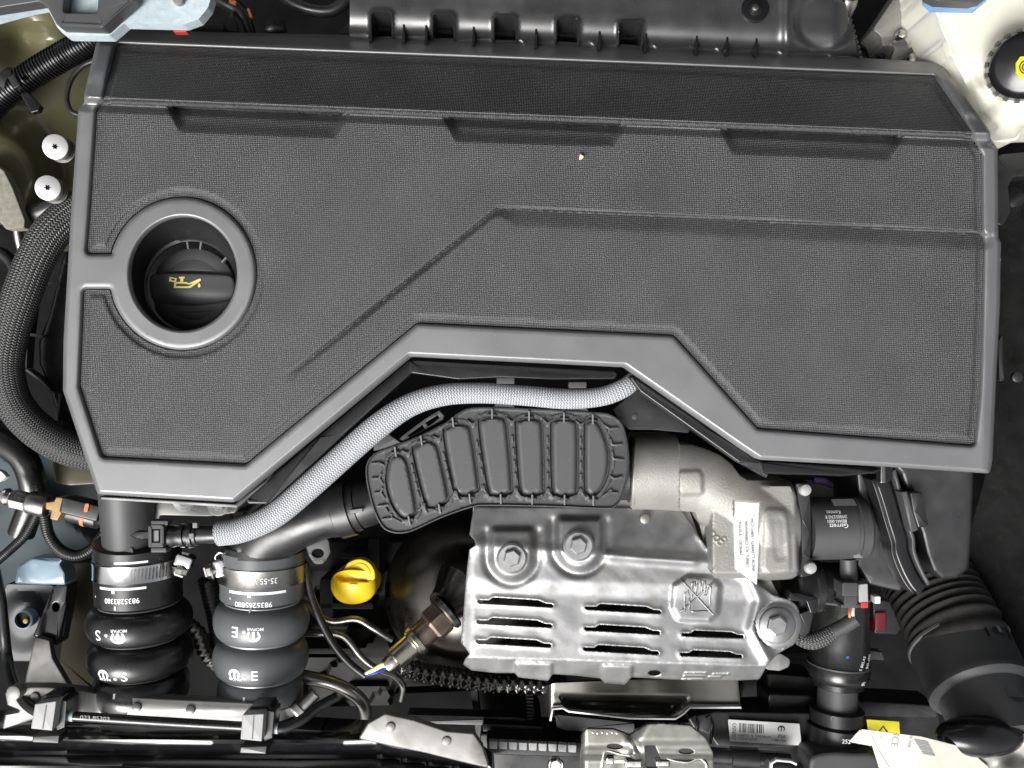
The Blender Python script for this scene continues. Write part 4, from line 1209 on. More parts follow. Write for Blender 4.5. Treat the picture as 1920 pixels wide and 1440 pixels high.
on_can('printed_text', 'Kamtec', 1546, 954, 9, 'white_print', 0.95)
gq = ([(x / 8 - 0.5, y_) for x in range(9) for y_ in (-0.12, 0.12)], [(2 * i, 2 * i + 2, 2 * i + 3, 2 * i + 1) for i in range(8)])
on_can('white_sticker', '', 1572, 939, 42, 'paper', 1.0, geo=gq)
boxpx('foot', 1601, 1036, 1618, 1046, -0.074, 0.01, 'plastic_grey', act, 2, 1)

# ================================================================== LEFT SIDE OF THE BAY
def wing_z(P):
    x, y = P[:, 0], P[:, 1]
    z = -0.150 - 0.00022 * x + 0.00003 * (y - 200)
    d = np.hypot((x + 20) / 1.0, (y - 345) / 1.1)
    z = z + 0.030 * (1 - sst(75, 150, d))                       # strut tower dome
    z = z + 0.018 * (1 - sst(20, 60, np.abs(y - 20 - x * -0.05))) # rolled edge at the top
    z = z - 0.022 * np.exp(-((np.hypot(x - 35, y - 80)) / 45) ** 2)
    z = z - 0.010 * np.exp(-(seg_dist(P, [(200, 40), (140, 110), (60, 190), (-60, 240)], False) / 30) ** 2)
    return z
tag(patch('wing_panel', [(-90, -60), (300, -60), (300, 120), (230, 470), (60, 470), (20, 420), (-90, 420)], -0.17, 'olive', None, 0.004, 1, 10, step=9, zf=wing_z), 'glossy olive painted inner wing panel with rounded strut tower', 'body panel')
def slate_z(P):
    x, y = P[:, 0], P[:, 1]
    z = -0.215 - 0.00008 * x
    z = z + 0.02 * np.exp(-(seg_dist(P, [(-40, 800), (60, 930), (170, 1020)], False) / 26) ** 2)
    z = z - 0.02 * sst(960, 1060, y + x * 0.2)
    return z
tag(patch('wheel_arch_panel', [(-90, 770), (0, 790), (70, 850), (150, 880), (260, 900), (250, 1120), (-90, 1160)], -0.22, 'body_slate', None, 0.004, 1, 10, step=10, zf=slate_z), 'slate blue inner panel behind the braided black harness', 'body panel')
patch('gusset_plate', [(96, 862), (180, 880), (184, 908), (130, 911), (104, 905)], -0.19, 'olive', None, 0.01, 3, 8)
tag(bpy.data.objects['gusset_plate'], 'small olive gusset on the slate blue panel beside the cover corner', 'bracket')

# hinge bracket, top left corner
hb = thing('hinge_bracket', 'grey bracket over a frosted pale blue flange above the corrugated conduit', 'bracket', 150, 30, -0.03)
def flange_z(P):
    x, y = P[:, 0], P[:, 1]
    return 0.002 - 0.010 * np.clip((x - 240) / 150, 0, 1)
patch('painted_flange', [(-60, -60), (398, -60), (396, -6), (390, 14, 10), (372, 36, 8), (344, 46, 8), (233, 43, 6), (205, 67, 8), (121, 66, 10), (108, 52, 6), (86, 10, 10), (50, 16), (-60, 46)], 0.0, 'body_white', hb, 0.012, 0, 4, zf=flange_z)
patch('bracket_cap', [(-60, -60), (255, -60), (250, 0, 6), (193, 52, 8), (108, 49, 8), (88, 12, 10), (74, 3, 8), (-60, 24)], 0.016, 'bracket_grey', hb, 0.012, 3, 4, holes=[fillet([(121, -30), (186, -30), (183, 24, 6), (118, 24, 6)], 0)])
patch('bracket_rib', strip([(112, 44), (190, 47), (243, -2)], 3), 0.0175, 'bracket_grey', hb, 0.002, 1.2)
vdisc('stud', 333, -2, 0.0, 10, 0.006, 'plastic_grey', hb, 2, 20)
patch('web_plate', fillet([(110, -30), (150, -30), (140, 30), (120, 30)], 3), -0.02, 'body_white', hb, 0.003, 1)

cd = thing('corrugated_conduit', 'black corrugated cable conduit held by a cable tie across the olive wing', 'conduit', 100, 125, -0.16)
tube('conduit_tube', [(-50, 232, -0.135, 26), (5, 180, -0.128, 26), (60, 140, -0.122, 26), (120, 104, -0.116, 26), (175, 74, -0.108, 26), (230, 40, -0.10, 25)], 'plastic_gloss', cd, 30, ribs=(0.0032, 0.0018, 1.5))
lathe('cable_tie', (16, 154, -0.1265), (28, 173, -0.1245) if False else (33, 162, -0.125), [(0, 28.5), (0.9, 28.5)], 'plastic', cd, 40)
patch('tie_tail', [(38, 176), (52, 172), (76, 198), (72, 208), (58, 212)], -0.112, 'plastic_gloss', cd, 0.006, 2, 3)
patch('tie_head', orect(26, 152, 26, 14, 60), -0.099, 'plastic', cd, 0.006, 2, 3)
tag(tube('thin_cable', [(182, 112, -0.10, 5), (155, 124, -0.10, 5), (134, 148, -0.10, 5), (125, 180, -0.10, 5), (132, 207, -0.10, 5), (150, 216, -0.10, 5)], 'plastic', None, 12), 'thin black cable looping out from under the cover onto olive panel', 'cable')

# two bright torx-headed studs
def stud(px, py, label):
    s = thing('torx_stud', label, 'bolt', px + 40, py + 10, -0.14, 'bright studs beside the cover')
    A = (px, py, -0.060); Bq = (px + 46, py + 20, -0.125)
    A2 = (px + 3, py + 2, -0.064)
    lathe('shank', A2, Bq, [(0, 21), (0.22, 21), (0.23, 17), (1, 17)], 'steel', s, 32)
    lathe('head', A, Bq, [(0, 21.2), (0.008, 23), (0.05, 23.4), (0.12, 22.6)], 'alu_white', s, 40)
    lathe('washer', (px + 13, py + 6, -0.078), Bq, [(0, 24), (0.06, 24)], 'steel', s, 32)
    o_, d_, ln, u, v = axisframe(A, Bq)
    n_ = 24; V = []
    for i in range(n_):
        a = 2 * math.pi * i / n_; rr = (4.4 + 1.5 * math.cos(6 * a)) * k(-0.06)
        V.append(np.array(W(*A)) - d_ * 0.0004 + (u * math.cos(a) + v * math.sin(a)) * rr)
    put('torx_socket', V, [tuple(range(n_))], 'void', s, smooth=False)
stud(103, 275, 'bright torx-headed stud nearer the corrugated conduit')
stud(89, 352, 'bright torx-headed stud nearer the braided black harness')

tag(tube('wiring_harness', [(185, 372, -0.10, 33), (140, 398, -0.095, 33), (100, 432, -0.088, 34), (68, 484, -0.084, 34), (42, 550, -0.082, 34), (20, 620, -0.082, 33), (10, 690, -0.084, 33), (26, 755, -0.088, 33), (70, 806, -0.093, 33), (135, 842, -0.10, 33), (210, 858, -0.11, 32)], 'braid_black', None, 36, ds=0.0018),
    'thick braided black wiring harness bowing out beside the engine cover', 'wiring harness')
tag(patch('foam_strip', [(-30, 290), (8, 320), (24, 352), (47, 412), (46, 428), (12, 430), (-30, 380)], -0.10, 'foam', None, 0.012, 3, 3), 'beige foam strip standing by the strut tower', 'foam strip')
tag(tube('metal_tube', [(32, 425, -0.115, 9), (36, 450, -0.118, 9), (40, 478, -0.122, 8), (30, 520, -0.13, 8)], 'steel', None, 16), 'short bare metal tube below the beige foam strip', 'tube')
tag(tube('rubber_pipe', [(42, 402, -0.12, 17), (70, 400, -0.117, 19), (110, 384, -0.113, 19)], 'rubber', None, 24), 'short black rubber pipe between foam strip and braided harness', 'pipe')
tag(tube('bent_hose', [(-20, 470, -0.16, 12), (10, 480, -0.158, 12), (28, 510, -0.157, 12), (20, 560, -0.158, 12), (-15, 600, -0.16, 12)], 'rubber', None, 16), 'bent black hose tucked behind the braided harness', 'hose')

pb = thing('harness_bracket', 'glossy black plastic ladder bracket between braided harness and cover', 'bracket', 90, 660, -0.16)
def pb_z(P):
    return -0.115 - 0.010 * np.abs(np.sin((P[:, 1] - 480) / 120.0))
patch('bracket_rail', [(122, 470), (150, 470), (150, 870), (126, 860), (112, 790), (92, 722), (74, 682), (73, 642), (92, 590), (108, 530)], -0.115, 'plastic_gloss', pb, 0.02, 5, 12, step=8, zf=pb_z)
for L in ([(76, 530), (112, 533)], [(48, 626), (80, 631)], [(48, 693), (76, 712), (95, 735)], [(62, 545), (50, 640), (47, 690)], [(112, 738), (108, 780), (102, 800)]):
    patch('bracket_rung', strip(L, 5), -0.118, 'plastic_mid', pb, 0.012, 1.5)
tag(tube('heater_hose', [(-30, 815, -0.17, 26), (20, 838, -0.165, 26), (50, 870, -0.165, 25), (62, 930, -0.172, 24), (40, 1000, -0.18, 24)], 'rubber', None, 22), 'black heater hose by the slate blue panel', 'hose')
patch('white_tip', [(-20, 876), (4, 884), (13, 894), (2, 903), (-20, 902)], -0.12, 'paper', None, 0.006, 2, 3)
tag(bpy.data.objects['white_tip'], 'small white plastic tip poking in above the metal pipe fitting', 'tip')

pf = thing('pressure_sensor', 'bare metal pipe fitting with tan clip and black sensor plug', 'sensor', 90, 950, -0.16)
SA_, SB_ = (-20, 924, -0.13), (92, 950, -0.13)
lathe('pipe_fitting', SA_, SB_, [(0, 8), (0.22, 8), (0.24, 15), (0.30, 17), (0.36, 14), (0.38, 14.5)], 'steel_bright', pf, 28)
lathe('hex_nut', SA_, SB_, [(0.38, 15), (0.40, 18), (0.64, 18), (0.66, 15)], 'steel_bright', pf, 6, sharp=20, a0=0.5)
lathe('crimp_collar', SA_, SB_, [(0.66, 17), (0.68, 21), (0.72, 22), (0.93, 22), (0.98, 20), (1.0, 16)], 'steel', pf, 32)
patch('retaining_clip', [(86, 942), (102, 940), (106, 932), (121, 934), (119, 944), (140, 948), (137, 960), (118, 958), (108, 976), (94, 973), (98, 956), (86, 955)], -0.112, 'brass', pf, 0.016, 2, 3)
lathe('sensor_body', (100, 950, -0.132), (200, 976, -0.132), [(0, 15), (0.1, 17), (0.3, 17), (0.32, 20), (0.85, 20), (0.9, 16), (1, 13)], 'plastic', pf, 28)
patch('sensor_plug', orect(150, 955, 74, 30, 14), -0.110, 'plastic', pf, 0.02, 3, 5)
lathe('seal_ring', (159, 966, -0.132), (166, 968, -0.132), [(0, 20.5), (1, 20.5)], 'orange', pf, 28)
patch('seal_edge', orect(162, 952, 8, 17, 14), -0.1085, 'orange', pf, 0.002, 1.2, 3)
def small_conduit(pts, label):
    tag(tube('small_conduit', pts, 'plastic', None, 16, ribs=(0.0022, 0.0006, 1.4)), label, 'conduit')
small_conduit([(72, 960, -0.145, 9), (50, 1000, -0.15, 9), (20, 1030, -0.155, 9), (-15, 1060, -0.16, 9)], 'thin corrugated conduit running from metal fitting towards the grey cable')
small_conduit([(84, 968, -0.145, 11), (92, 1003, -0.145, 11), (112, 1030, -0.145, 11), (142, 1042, -0.145, 11), (172, 1030, -0.145, 11), (194, 1002, -0.145, 11), (210, 980, -0.15, 11)], 'corrugated conduit hanging in a loop below the sensor plug')

# corner of the front left mount
fm = thing('eyelet_mount', 'grey mount with eyelet under a pale blue painted flange', 'mount', 60, 1160, -0.20)
patch('painted_flange', [(28, 1094), (34, 1062, 12), (60, 1046, 10), (120, 1047, 5), (113, 1058), (122, 1074), (124, 1096), (80, 1096)], -0.150, 'body_blue', fm, 0.02, 5, 4)
def mount_z(P):
    d = np.hypot(P[:, 0] - 45, (P[:, 1] - 1165) * 0.9)
    return -0.185 + 0.018 * (1 - sst(28, 55, d)) - 0.00012 * (P[:, 1] - 1100)
patch('mount_shell', [(12, 1094), (100, 1096), (108, 1120), (92, 1200), (60, 1240), (10, 1240), (-20, 1180)], -0.18, 'plastic_mid', fm, 0.02, 2, 8, step=7, zf=mount_z)
lathe('eyelet', *up_axis(42, 1163, -0.158, 0.012), [(0, 15), (0.1, 18), (1, 18)], 'body_blue', fm, 30, cap0=False)
vdisc('eyelet_core', 42, 1163, -0.1645, 15, 0.004, 'olive_dark', fm, 1, 24)
vdisc('eyelet_screw', 47, 1165, -0.162, 5, 0.004, 'brass', fm, 1, 12)
patch('arm', [(100, 1100), (127, 1097), (124, 1130), (108, 1212), (62, 1192), (80, 1150)], -0.160, 'black_paint', fm, 0.02, 3, 4, holes=[ell(105, 1138, 6, 8, 14)])
patch('arm_edge', [(110, 1134), (127, 1132), (120, 1192), (108, 1194)], -0.166, 'body_slate', fm, 0.01, 1, 1)
patch('web_plate', [(122, 1056), (186, 1052), (188, 1310), (132, 1300), (112, 1240), (124, 1130), (114, 1070)], -0.20, 'olive_dark', fm, 0.02, 3, 6)
patch('web', [(66, 1193), (93, 1200), (99, 1234), (135, 1294), (44, 1302), (49, 1268)], -0.150, 'galv', fm, 0.006, 3, 4)
tag(tube('bonnet_cable', [(-10, 1060, -0.135, 8), (2, 1120, -0.132, 8.5), (8, 1180, -0.13, 9), (14, 1235, -0.128, 9.5), (28, 1286, -0.10, 10), (50, 1320, -0.08, 10), (78, 1337, -0.070, 10), (110, 1341, -0.067, 10)], 'rubber', None, 20), 'grey-black release cable curving down to the clip on the front rail', 'cable')

# front rail with studs
fr = thing('stud_rail', 'stained galvanised bracket strip with round studs above the glossy black beam', 'bracket', 260, 1340, -0.1050)
def rail_z(P):
    x, y = P[:, 0], P[:, 1]
    return -0.0830 - 0.010 * np.exp(-((x - 190) / 28) ** 2) - 0.004 * np.clip((y - 1335) / 20, 0, 1)
patch('rail_strip', [(4, 1368), (10, 1340), (44, 1334), (14, 1322), (10, 1300), (30, 1288, 8), (92, 1288), (148, 1294), (216, 1305), (300, 1310), (482, 1318, 8), (498, 1334, 8), (500, 1352), (455, 1362), (300, 1352), (140, 1346), (60, 1350)], -0.0800, 'galv', fr, 0.012, 3, 3, step=8, zf=rail_z)
for x, y in ((255, 1327), (356, 1332), (64, 1308)):
    vdisc('stud', x, y, -0.0808, 9, 0.006, 'galv', fr, 3, 22)
vdisc('stud', 24, 1300, -0.0730, 14, 0.01, 'galv', fr, 4, 22)

bm_ = thing('cross_beam', 'glossy black cross beam running below the two rod clips', 'beam', 400, 1410, -0.1450)
def beam_z(P):
    x, y = P[:, 0], P[:, 1]
    yt = np.interp(x, [-50, 0, 300, 560, 700, 880, 950], [1362, 1364, 1372, 1374, 1372, 1398, 1440])
    v = (y - yt)
    z = -0.1050 + 0.014 * sst(0, 16, v) - 0.010 * sst(20, 44, v) + 0.016 * sst(44, 72, v)
    return z
patch('beam_skin', [(-60, 1355), (60, 1352), (300, 1362), (450, 1368), (560, 1366), (660, 1372), (720, 1376), (800, 1392), (890, 1412), (925, 1440), (930, 1520), (-60, 1520)], -0.1050, 'black_paint', bm_, 0.03, 2, 8, step=7, zf=beam_z)
patch('bracket_plate', [(672, 1385), (690, 1356), (722, 1338, 10), (776, 1350), (838, 1371, 8), (888, 1375, 8), (905, 1400), (918, 1440), (880, 1432), (800, 1412), (740, 1400)], -0.0870, 'galv', bm_, 0.008, 3, 4)['label'] = 'dull stained plate with two studs'
for x, y in ((732, 1364), (837, 1391)): vdisc('stud', x, y, -0.0850, 9, 0.006, 'galv', bm_, 3, 22)

rd = thing('release_rod', 'black rubber-sheathed rod lying along the front rail between two clips', 'rod', 320, 1355, -0.0850)
tube('rod_sheath', [(95, 1340, -0.0670, 9), (200, 1347, -0.0670, 9), (330, 1355, -0.0670, 9), (470, 1363, -0.0670, 9), (505, 1366, -0.0670, 9), (535, 1364, -0.0690, 9.5), (568, 1348, -0.0750, 9.5), (596, 1326, -0.0850, 9.5), (632, 1306, -0.0950, 9)], 'rubber', rd, 24)
for (x0, y0, x1, y1) in ((126, 1342, 139, 1343), (507, 1366, 522, 1366)):
    lathe('white_sleeve', (x0, y0, -0.0670), (x1, y1, -0.0670), [(0, 9.6), (1, 9.6)], 'body_white', rd, 24)
text_flat('printed_text', '023 85303', 178, 1347, -0.0618, 11, 3.5, 'grey_print', rd, 1.2)
def clip(label, px, py, lean):
    c = thing('rod_clip', label, 'clip', px, py + 20, -0.0950, 'clips on the front rail')
    patch('clip_face', [(px - 20, py - 24), (px + 20, py - 26 + lean), (px + 16 + lean, py + 26), (px - 24 + lean, py + 22)], -0.0490, 'light_grey', c, 0.02, 2, 2)
    patch('clip_seam', strip([(px + 1, py - 22), (px - 2 + lean, py + 22)], 2), -0.0485, 'plastic_mid', c, 0.001, 0.5)
    patch('clip_side', [(px + 22, py - 34), (px + 40, py - 30), (px + 36, py + 20), (px + 20, py + 26)], -0.0590, 'plastic', c, 0.02, 2, 2)
    patch('clip_top', [(px - 4, py - 40), (px + 30, py - 42), (px + 38, py - 30), (px - 10, py - 28)], -0.0610, 'plastic_gloss', c, 0.02, 2, 3)
    patch('clip_foot', [(px - 24, py + 36), (px + 26, py + 34), (px + 24, py + 50), (px - 26, py + 48)], -0.0750, 'plastic', c, 0.015, 2, 2)
clip('grey-faced rod clip where the release cable meets the front rail', 86, 1344, -4)
clip('grey-faced rod clip under the slate grey E hose', 475, 1364, 0)

# pipes and fittings between the hoses
tag(tube('silver_hose_fitting', [(352, 1172, -0.16, 17), (372, 1192, -0.16, 17), (385, 1222, -0.162, 15), (410, 1248, -0.165, 14), (450, 1262, -0.17, 14)], 'steel', None, 22, ribs=(0.006, 0.0008, 1.2)), 'silvery ribbed pipe fitting between the two bellows hoses', 'pipe fitting')
tag(tube('coolant_pipe', [(540, 1262, -0.15, 13), (575, 1270, -0.15, 13), (620, 1280, -0.15, 13), (655, 1296, -0.15, 13), (678, 1316, -0.152, 13), (685, 1342, -0.158, 12.5), (678, 1372, -0.17, 12)], 'steel', None, 26), 'satin metal coolant pipe bending down beside the grey E hose', 'pipe')
tag(tube('thin_pipe', [(560, 1120, -0.17, 6), (590, 1150, -0.17, 6), (625, 1165, -0.17, 6.5), (668, 1161, -0.17, 6.5), (700, 1178, -0.17, 6.5), (735, 1200, -0.175, 6.5)], 'steel', None, 16), 'thin dark metal pipe closer to the yellow dipstick', 'pipe')
tag(tube('thin_pipe', [(550, 1188, -0.165, 6.5), (600, 1188, -0.165, 6.5), (632, 1189, -0.165, 6.5), (652, 1200, -0.165, 6.5), (678, 1232, -0.165, 6.5), (706, 1254, -0.165, 6.5), (738, 1266, -0.168, 6.5), (755, 1286, -0.17, 6.5), (752, 1312, -0.18, 6)], 'steel', None, 16), 'thin dark metal pipe passing under the oxygen sensor wires', 'pipe')
tag(tube('beaded_sleeve', [(742, 1240, -0.165, 15), (780, 1258, -0.163, 16), (850, 1270, -0.162, 17), (920, 1280, -0.162, 17), (1000, 1284, -0.165, 17), (1060, 1286, -0.17, 16)], 'bead_steel', None, 42, ds=0.0007, bead=(7, 0.0015, 0.0042)), 'knotted metal braid sleeve under the front edge of the heat shield', 'sleeve')
tag(tube('ribbed_loom', [(388, 1085, -0.16, 18), (398, 1125, -0.165, 18), (408, 1170, -0.17, 18), (412, 1215, -0.175, 18)], 'plastic', None, 20, ribs=(0.004, 0.0009, 1.3)), 'black ribbed loom in the gap between both bellows hoses', 'loom')

# ================================================================== CATALYST SHELL, OXYGEN SENSOR, DIPSTICK
cat_ = thing('catalyst_shell', 'dark domed stainless catalyst shell behind the oxygen sensor', 'catalytic converter', 850, 1110, -0.28)
n1, n2 = 22, 48; V = []; F = []
c0 = np.array(W(868, 1108, -0.225)); rx = 156 * k(-0.16)
for i in range(n1 + 1):
    ph = math.pi / 2 * i / n1
    for j in range(n2):
        a = 2 * math.pi * j / n2
        V.append(c0 + np.array([rx * math.sin(ph) * math.cos(a), rx * 1.0 * math.sin(ph) * math.sin(a), 0.075 * math.cos(ph) ** 0.9 if ph < 1.57 else 0]))
for i in range(n1):
    for j in range(n2):
        j2 = (j + 1) % n2; F.append((i * n2 + j, (i + 1) * n2 + j, (i + 1) * n2 + j2, i * n2 + j2))
put('dome', V, F, 'cat_steel', cat_, 60, recalc=True)
lathe('sensor_boss', (862, 1108, -0.158), (830, 1138, -0.142), [(0, 58), (0.35, 46), (0.65, 37), (0.9, 33), (1, 32)], 'cat_steel', cat_, 40)

ox = thing('oxygen_sensor', 'oxygen sensor with browned hex and nickel body screwed into the dark shell', 'oxygen sensor', 790, 1190, -0.17)
OA, OB = (852, 1136, -0.140), (724, 1252, -0.118)
lathe('seat_ring', OA, OB, [(0.06, 30), (0.08, 35), (0.13, 35), (0.15, 31)], 'steel', ox, 36)
lathe('hex', OA, OB, [(0.14, 28), (0.17, 33), (0.33, 33), (0.36, 28)], 'bronze', ox, 6, sharp=20, a0=0.2)
lathe('browned_barrel', OA, OB, [(0.36, 25), (0.54, 24)], 'bronze', ox, 32)
lathe('nickel_barrel', OA, OB, [(0.53, 24), (0.54, 29), (0.59, 29), (0.60, 26), (0.62, 26), (0.63, 22), (0.86, 21.5), (0.88, 17), (0.97, 16), (1.0, 13)], 'nickel', ox, 36)
text_flat('stamp', 'S', 766, 1216, -0.0985, 9, 40, 'dark_print', ox)
for m_, off in (('wire_yellow', -4), ('wire_white', 0), ('wire_blue', 6)):
    tube('wire', [(730, 1247 + off * .6, -0.117, 3.6), (716, 1250 + off * 1.2, -0.114, 2.7), (700, 1258 + off * 0.8, -0.114, 2.7), (680, 1266 + off * .2, -0.118, 2.6)], m_, ox, 10)
tube('cable_sleeve', [(572, 1055, -0.125, 7), (582, 1112, -0.125, 7.5), (600, 1160, -0.123, 7.5), (625, 1207, -0.121, 7.5), (655, 1243, -0.119, 7.5), (686, 1268, -0.118, 6.5)], 'plastic', ox, 16)

dp = thing('oil_dipstick', 'bright yellow plastic oil dipstick handle standing beside the dark shell', 'dipstick', 663, 1100, -0.24)
def dip_z(P):
    x, y = P[:, 0], P[:, 1]
    q = np.clip(1 - ((x - 663) / 44) ** 2, 0, 1)
    z = -0.150 - 0.018 * (1 - np.sqrt(q)) - 0.010 * np.clip((y - 1092) / 40, 0, 1) ** 2
    rec = ((x - 664) / 37) ** 2 + ((y - 1081) / 11.5) ** 2
    return z - 0.008 * (1 - sst(0.7, 1.1, rec)) * sst(1062, 1082, y)
patch('grip', smooth_loop([(620, 1098), (624, 1080), (640, 1070), (664, 1068), (688, 1073), (704, 1086), (706, 1098), (702, 1114), (688, 1127), (664, 1133), (640, 1129), (625, 1115)], 4), -0.152, 'yellow', dp, 0.03, 4, 0, step=3.5, zf=dip_z, raw=True)
patch('pull_tab', smooth_loop([(646, 1074), (650, 1058), (662, 1050), (678, 1048), (694, 1056), (703, 1072), (700, 1088), (672, 1086)], 4), -0.156, 'yellow', dp, 0.010, 3, 0, raw=True)
patch('tab_recess', smooth_loop([(657, 1070), (664, 1059), (678, 1056), (690, 1064), (694, 1076), (675, 1074)], 4), -0.1552, 'yellow', dp, 0.002, 1, 0, raw=True)
lathe('stem', (665, 1105, -0.172), (668, 1080, -0.30), [(0, 20), (1, 12)], 'plastic', dp, 18)

lc = thing('hose_clamp', 'partly hidden steel clamp with pale screw at the rail end of the grey E hose', 'hose clamp', 540, 1340, -0.15, 'worm drive hose clamps')
lathe('band', EA, EB, [(fE(1306), 72), (fE(1307), 80), (fE(1326), 80), (fE(1327), 72)], 'steel', lc, 56, cap0=False, cap1=False)
lathe('screw_barrel', (592, 1300, -0.112), (556, 1336, -0.108), [(0, 12), (0.7, 12), (0.72, 15), (1, 15)], 'steel', lc, 24)
lathe('screw_head', (552, 1340, -0.105), (562, 1330, -0.108), [(0, 13), (0.2, 15), (1, 15)], 'alu_white', lc, 24)

# dark engine lumps seen through the gaps
eb = thing('engine_block', 'dark grimy engine block glimpsed in the gaps between hoses and shell', 'engine', 640, 1130, -0.36)
def eb_z(P):
    x, y = P[:, 0], P[:, 1]
    return -0.285 + 0.012 * np.sign(np.sin(x / 26.0)) * (np.sin(y / 17.0) > 0) + 0.014 * (np.sin(x / 61 + y / 45) > 0.3) + 0.010 * np.sin(y / 31.0)
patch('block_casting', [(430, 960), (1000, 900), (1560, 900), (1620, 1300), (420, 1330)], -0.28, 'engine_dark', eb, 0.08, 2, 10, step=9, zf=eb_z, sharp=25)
for i, (x0, y0, x1, y1) in enumerate(((585, 1130, 700, 1142), (600, 1085, 625, 1170), (690, 1010, 712, 1090), (560, 1215, 660, 1226), (640, 1035, 690, 1048))):
    boxpx('casting_rib', x0, y0, x1, y1, -0.235, 0.04, 'engine_dark', eb, 3, 2)
bs = thing('bolt_bracket', 'pale metal bracket with two round bolt heads peeping out under the cover edge', 'bracket', 370, 960, -0.13)
patch('bracket_strip', [(292, 948), (300, 938), (450, 948), (440, 962), (390, 968), (300, 966), (296, 1000), (288, 1000)], -0.098, 'galv', bs, 0.006, 2, 3)
for x, y in ((343, 938), (408, 946)): hexbolt(x, y, -0.088, 13, 'alu_white', bs, 1.7)
tag(tube('cable_duct', [(455, 985, -0.085, 11), (520, 915, -0.075, 12), (580, 868, -0.065, 12), (640, 805, -0.055, 12), (700, 745, -0.05, 12), (740, 720, -0.05, 11)], 'plastic', None, 16), 'black cable trunk running along behind the braided grey hose', 'cable')
sup = thing('cover_support', 'black ribbed support plate under the cover next to the turbo inlet', 'support', 1250, 790, -0.08)
patch('support_plate', [(1148, 768), (1200, 724), (1240, 744), (1300, 800), (1290, 812), (1225, 806), (1180, 806), (1160, 790)], -0.060, 'plastic', sup, 0.01, 2, 4)
patch('support_rail', strip([(1198, 722), (1300, 800), (1400, 868), (1440, 890)], 14), -0.052, 'plastic_gloss', sup, 0.02, 3)
vdisc('moulding_mark', 1190, 781, -0.0592, 6, 0.002, 'plastic_mid', sup, 1, 18)

# ================================================================== INTAKE MANIFOLD BEHIND THE COVER
mf = thing('intake_manifold', 'glossy black plastic intake manifold with notches and ribs behind the cover', 'manifold', 1130, 60, -0.12)
MB = lambda x: np.interp(x, [640, 656, 1060, 1480, 1620], [70, 72, 86, 104, 112])
NOT = [(698, 733), (814, 849), (929, 965), (1046, 1082), (1163, 1201)]
def mf_z(P):
    x, y = P[:, 0], P[:, 1]
    v = MB(x) - 8 - y                                       # px up from the front lip
    z = -0.050 - 0.017 * (1 - np.sqrt(np.clip(1 - np.clip(1 - v / 60, 0, 1) ** 2, 0, 1)))
    z = z + 0.004 * sst(40, 120, v)
    lobe = np.hypot((x - 1545) / 62, (y - 40) / 60)
    z = z - 0.006 * sst(1470, 1486, x) * (1 - sst(0.75, 1.05, lobe)) + 0.003 * np.exp(-((x - 1476) / 9) ** 2)
    z = z - 0.010 * sst(1560, 1612, x)
    for a, b in NOT:
        yt = MB((a + b) / 2) - 50
        d = sdf(P, fillet([(a, yt), (b, yt), (b + 1, yt + 80), (a - 1, yt + 80)], 5))
        z = z + 0.0022 * np.exp(-((d + 3) / 2.2) ** 2)
        z = z - 0.048 * sst(-1.5, 2.0, d)
    return z
ft = []
for a, b in NOT:
    yt = MB((a + b) / 2) - 50
    ft.append(offs(densify(fillet([(a, yt), (b, yt), (b + 1, yt + 80), (a - 1, yt + 80)], 5), 2.5), (-5, -3, -1.5, 0, 1.2, 2.4, 5, 3, 1.5, -1.2, -2.4)))
ft = np.vstack(ft); kk = np.unique(np.round(ft / 1.2).astype(int), axis=0, return_index=True)[1]
patch('manifold_shell', [(656, -60), (1560, -60), (1580, 0), (1600, 60), (1614, 130), (1480, 125), (1060, 105), (654, 90)], -0.06, 'manifold', mf, 0.03, 2, 4, step=5, zf=mf_z, feats=ft[kk])
patch('manifold_lip', [(654, 66), (1060, 78), (1480, 98), (1480, 130), (1060, 110), (654, 95)], -0.068, 'plastic', mf, 0.02, 2, 2)
for x, h0 in ((695, 14), (757, 0), (799, 0), (888, 0), (1005, 0), (1124, 0), (1211, 10), (1306, 10), (1363, 2), (1418, 2)):
    yb = MB(x) + 6
    patch('rib', strip([(x + 1, yb - 56 + h0), (x, yb - 20), (x - 1, yb)], 3.5, 6), -0.0535, 'plastic_gloss', mf, 0.02, 1.5)
vdisc('washer', 1417, 15, -0.0455, 26, 0.003, 'black_paint', mf, 2, 32)
vdisc('washer_ring', 1417, 15, -0.0435, 14, 0.003, 'plastic_gloss', mf, 4, 28)
vdisc('screw', 1417, 13, -0.040, 7, 0.005, 'steel', mf, 3, 18)
patch('end_gusset', [(632, 62), (655, 40), (660, 70), (636, 72)], -0.075, 'plastic_gloss', mf, 0.01, 1, 1)

# bits in the dark corner left of the manifold
ft_ = thing('taped_harness', 'dark wiring with orange tape and round plug between hinge bracket and manifold', 'wiring', 470, 30, -0.15)
tube('loom', [(380, -20, -0.12, 16), (430, 8, -0.12, 16), (455, 30, -0.125, 14), (470, 70, -0.13, 12)], 'plastic', ft_, 18)
tube('loom', [(500, -30, -0.13, 12), (560, 10, -0.13, 12), (620, 20, -0.13, 12), (660, -10, -0.13, 12)], 'plastic', ft_, 16)
patch('orange_tape', orect(436, 3, 14, 7, 20), -0.103, 'orange', ft_, 0.003, 1, 1)
patch('orange_tape', orect(468, 24, 5, 18, -20), -0.112, 'orange', ft_, 0.003, 1, 1)
patch('grey_tab', [(434, 18), (447, 58), (420, 58)], -0.11, 'plastic_mid', ft_, 0.006, 1, 1)
lathe('round_plug', (514, 50, -0.10), (520, 60, -0.14), [(0, 9), (0.05, 18), (0.3, 20), (1, 20)], 'plastic_gloss', ft_, 28)
patch('red_lock', rect(325, 48, 350, 60), -0.035, 'red', ft_, 0.006, 1, 1)
